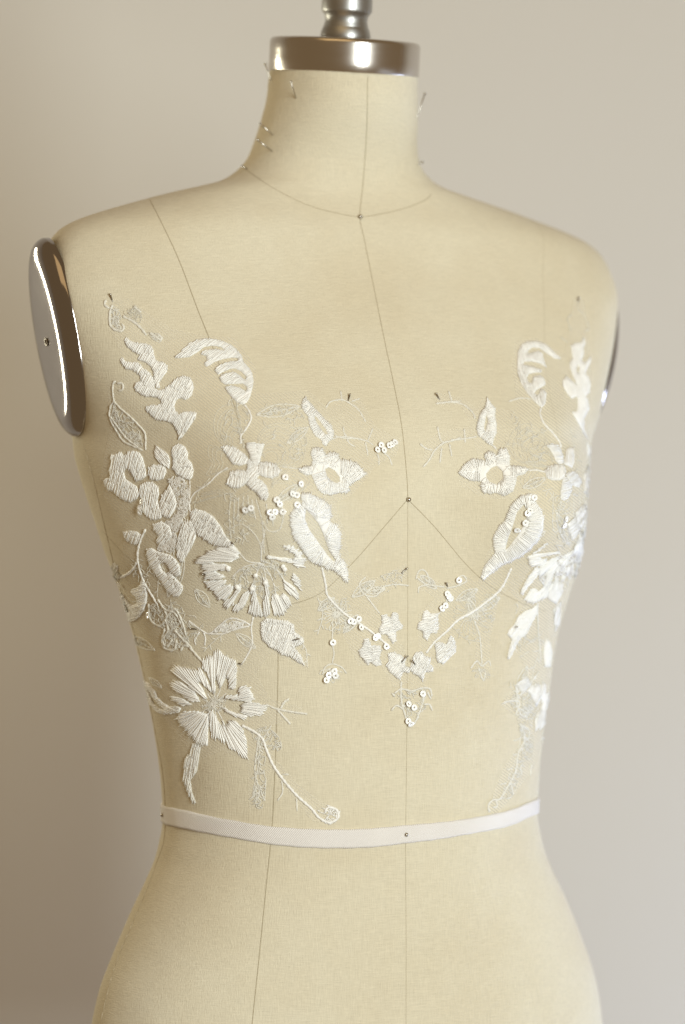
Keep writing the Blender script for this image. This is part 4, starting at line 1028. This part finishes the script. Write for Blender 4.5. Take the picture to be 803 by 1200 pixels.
# ------------------------------------------------------------------ pins
def ball(c, R):
    vs, fs = lathe([(R*math.sin(t), -R*math.cos(t)) for t in np.linspace(0.12, math.pi-0.12, 9)], 14)
    return [np.array(c)+np.array(v) for v in vs], fs
def pin_obj(head, tip, label, group=None, r=0.00042, hr=0.0007, mat=None, visible=None):
    head = np.array(head, float); tip = np.array(tip, float)
    o = empty("pin", head, label, "pin", group)
    d = tip-head; up = np.array([0.3, -0.9, 0.2])
    v, f = tube([(0, 0, 0), d*0.5, d*0.9, d], [up]*4, [r, r, r, r*0.3], 8, 1.0, taper=False)
    obj("pin_shaft", v, f, mat or M_PINSH, o)
    v, f = ball((0, 0, 0), hr); obj("pin_head", v, f, M_PIN, o)
    return o
def lace_pin(x0, y0, x1, y1, label):
    p0, n0 = surf(x0, y0); p1, n1 = surf(x1, y1)
    up = 0.0034 if 'blossom' in label or 'bud' in label else 0.0020
    a = p0+n0*up; b = p1+n1*up*0.55
    d = b-a; b2 = b+d/np.linalg.norm(d)*0.004-n1*0.004
    pin_obj(a, b2, label, "pins holding the lace")
def push_pin(x, y, label, tilt=(0, 0), R=0.0016):
    p, n = surf(x, y); c = p+n*0.0012
    pin_obj(c, c-n*0.022+np.array([tilt[0], 0, tilt[1]]), label, "round-headed pins in the form", r=0.0003, hr=R, mat=M_PIN)
push_pin(422, 255, "round steel pin at the centre front of the neck seam")
push_pin(478.5, 585.5, "round steel pin at the bust point where the centre seams meet")
push_pin(475.5, 978, "round steel pin in the middle of the white waist tape", R=0.0014)
push_pin(192.5, 955, "round steel pin at the side end of the white waist tape", R=0.0014)
for a in ((130, 346, 133, 358, "dark pin at the highest sheer tip of the left lace, by the shoulder plate"),
          (409, 464, 407.5, 473, "dark pin on the sheer tendril above the row of sequins left of centre"),
          (510.5, 463, 518.5, 472, "dark slanting pin on the upper right tendril near the centre seam"),
          (476, 666, 467.5, 674.5, "dark pin on the sheer tendril just left of the centre seam under the bust"),
          (522, 683, 525.5, 689, "short dark pin by the two sequins right of the centre seam"),
          (475.5, 768.5, 466, 780.5, "long dark pin in the left of the two joined centre blossoms"),
          (481.5, 773.5, 488, 781, "dark pin in the right of the two joined centre blossoms"),
          (350, 747.5, 339, 751.5, "dark pin across the white bud below the fan flower"),
          (239, 672, 246, 673.5, "dark pin in the left edge of the fan flower"),
          (275, 635.5, 267, 634.5, "dark pin above the fan flower at the tip of the long leaf"),
          (225, 735.5, 233.5, 738.5, "dark pin in the sheer branch above the lower flower"),
          (284, 777, 275.5, 778.5, "dark pin at the upper right of the lower flower"),
          (602, 733.5, 605, 734.5, "dark pin seen end-on in the white bud on the right lace"),
          (676.5, 350, 678, 357, "blurred pin at the top tip of the right lace")):
    lace_pin(*a)
def neck_pin(x0, y0, x1, y1, out, label, y_in=None):
    p1, n1 = surf(x1, y1)
    d = CAM_D+p1[1]-out
    h = np.array([(x0-401.5)/FPX*d, p1[1]-out, CAM_Z+(600-y0)/FPX*d])
    dd = p1-h; dd /= np.linalg.norm(dd)
    pin_obj(h, p1+dd*0.006, label, "bright pins stuck in the neck", r=0.00045, hr=0.0010, mat=M_PIN)
neck_pin(311, 75, 318, 95, 0.004, "bright pin at the left edge of the neck just below the cap")
neck_pin(341, 96, 347, 115, 0.010, "bright pin standing out of the front of the neck below the cap")
neck_pin(305, 145, 320, 158, 0.006, "upper of two slanting pins low on the left of the neck")
neck_pin(302, 164, 319, 177, 0.008, "lower of two slanting pins low on the left of the neck")
neck_pin(284, 195, 290, 198, 0.004, "pin head at the left end of the neck seam")
neck_pin(498, 110, 489, 136, 0.001, "long blurred pin at the right edge of the neck")
neck_pin(495, 190, 490, 193, 0.001, "small pin head low on the right edge of the neck")
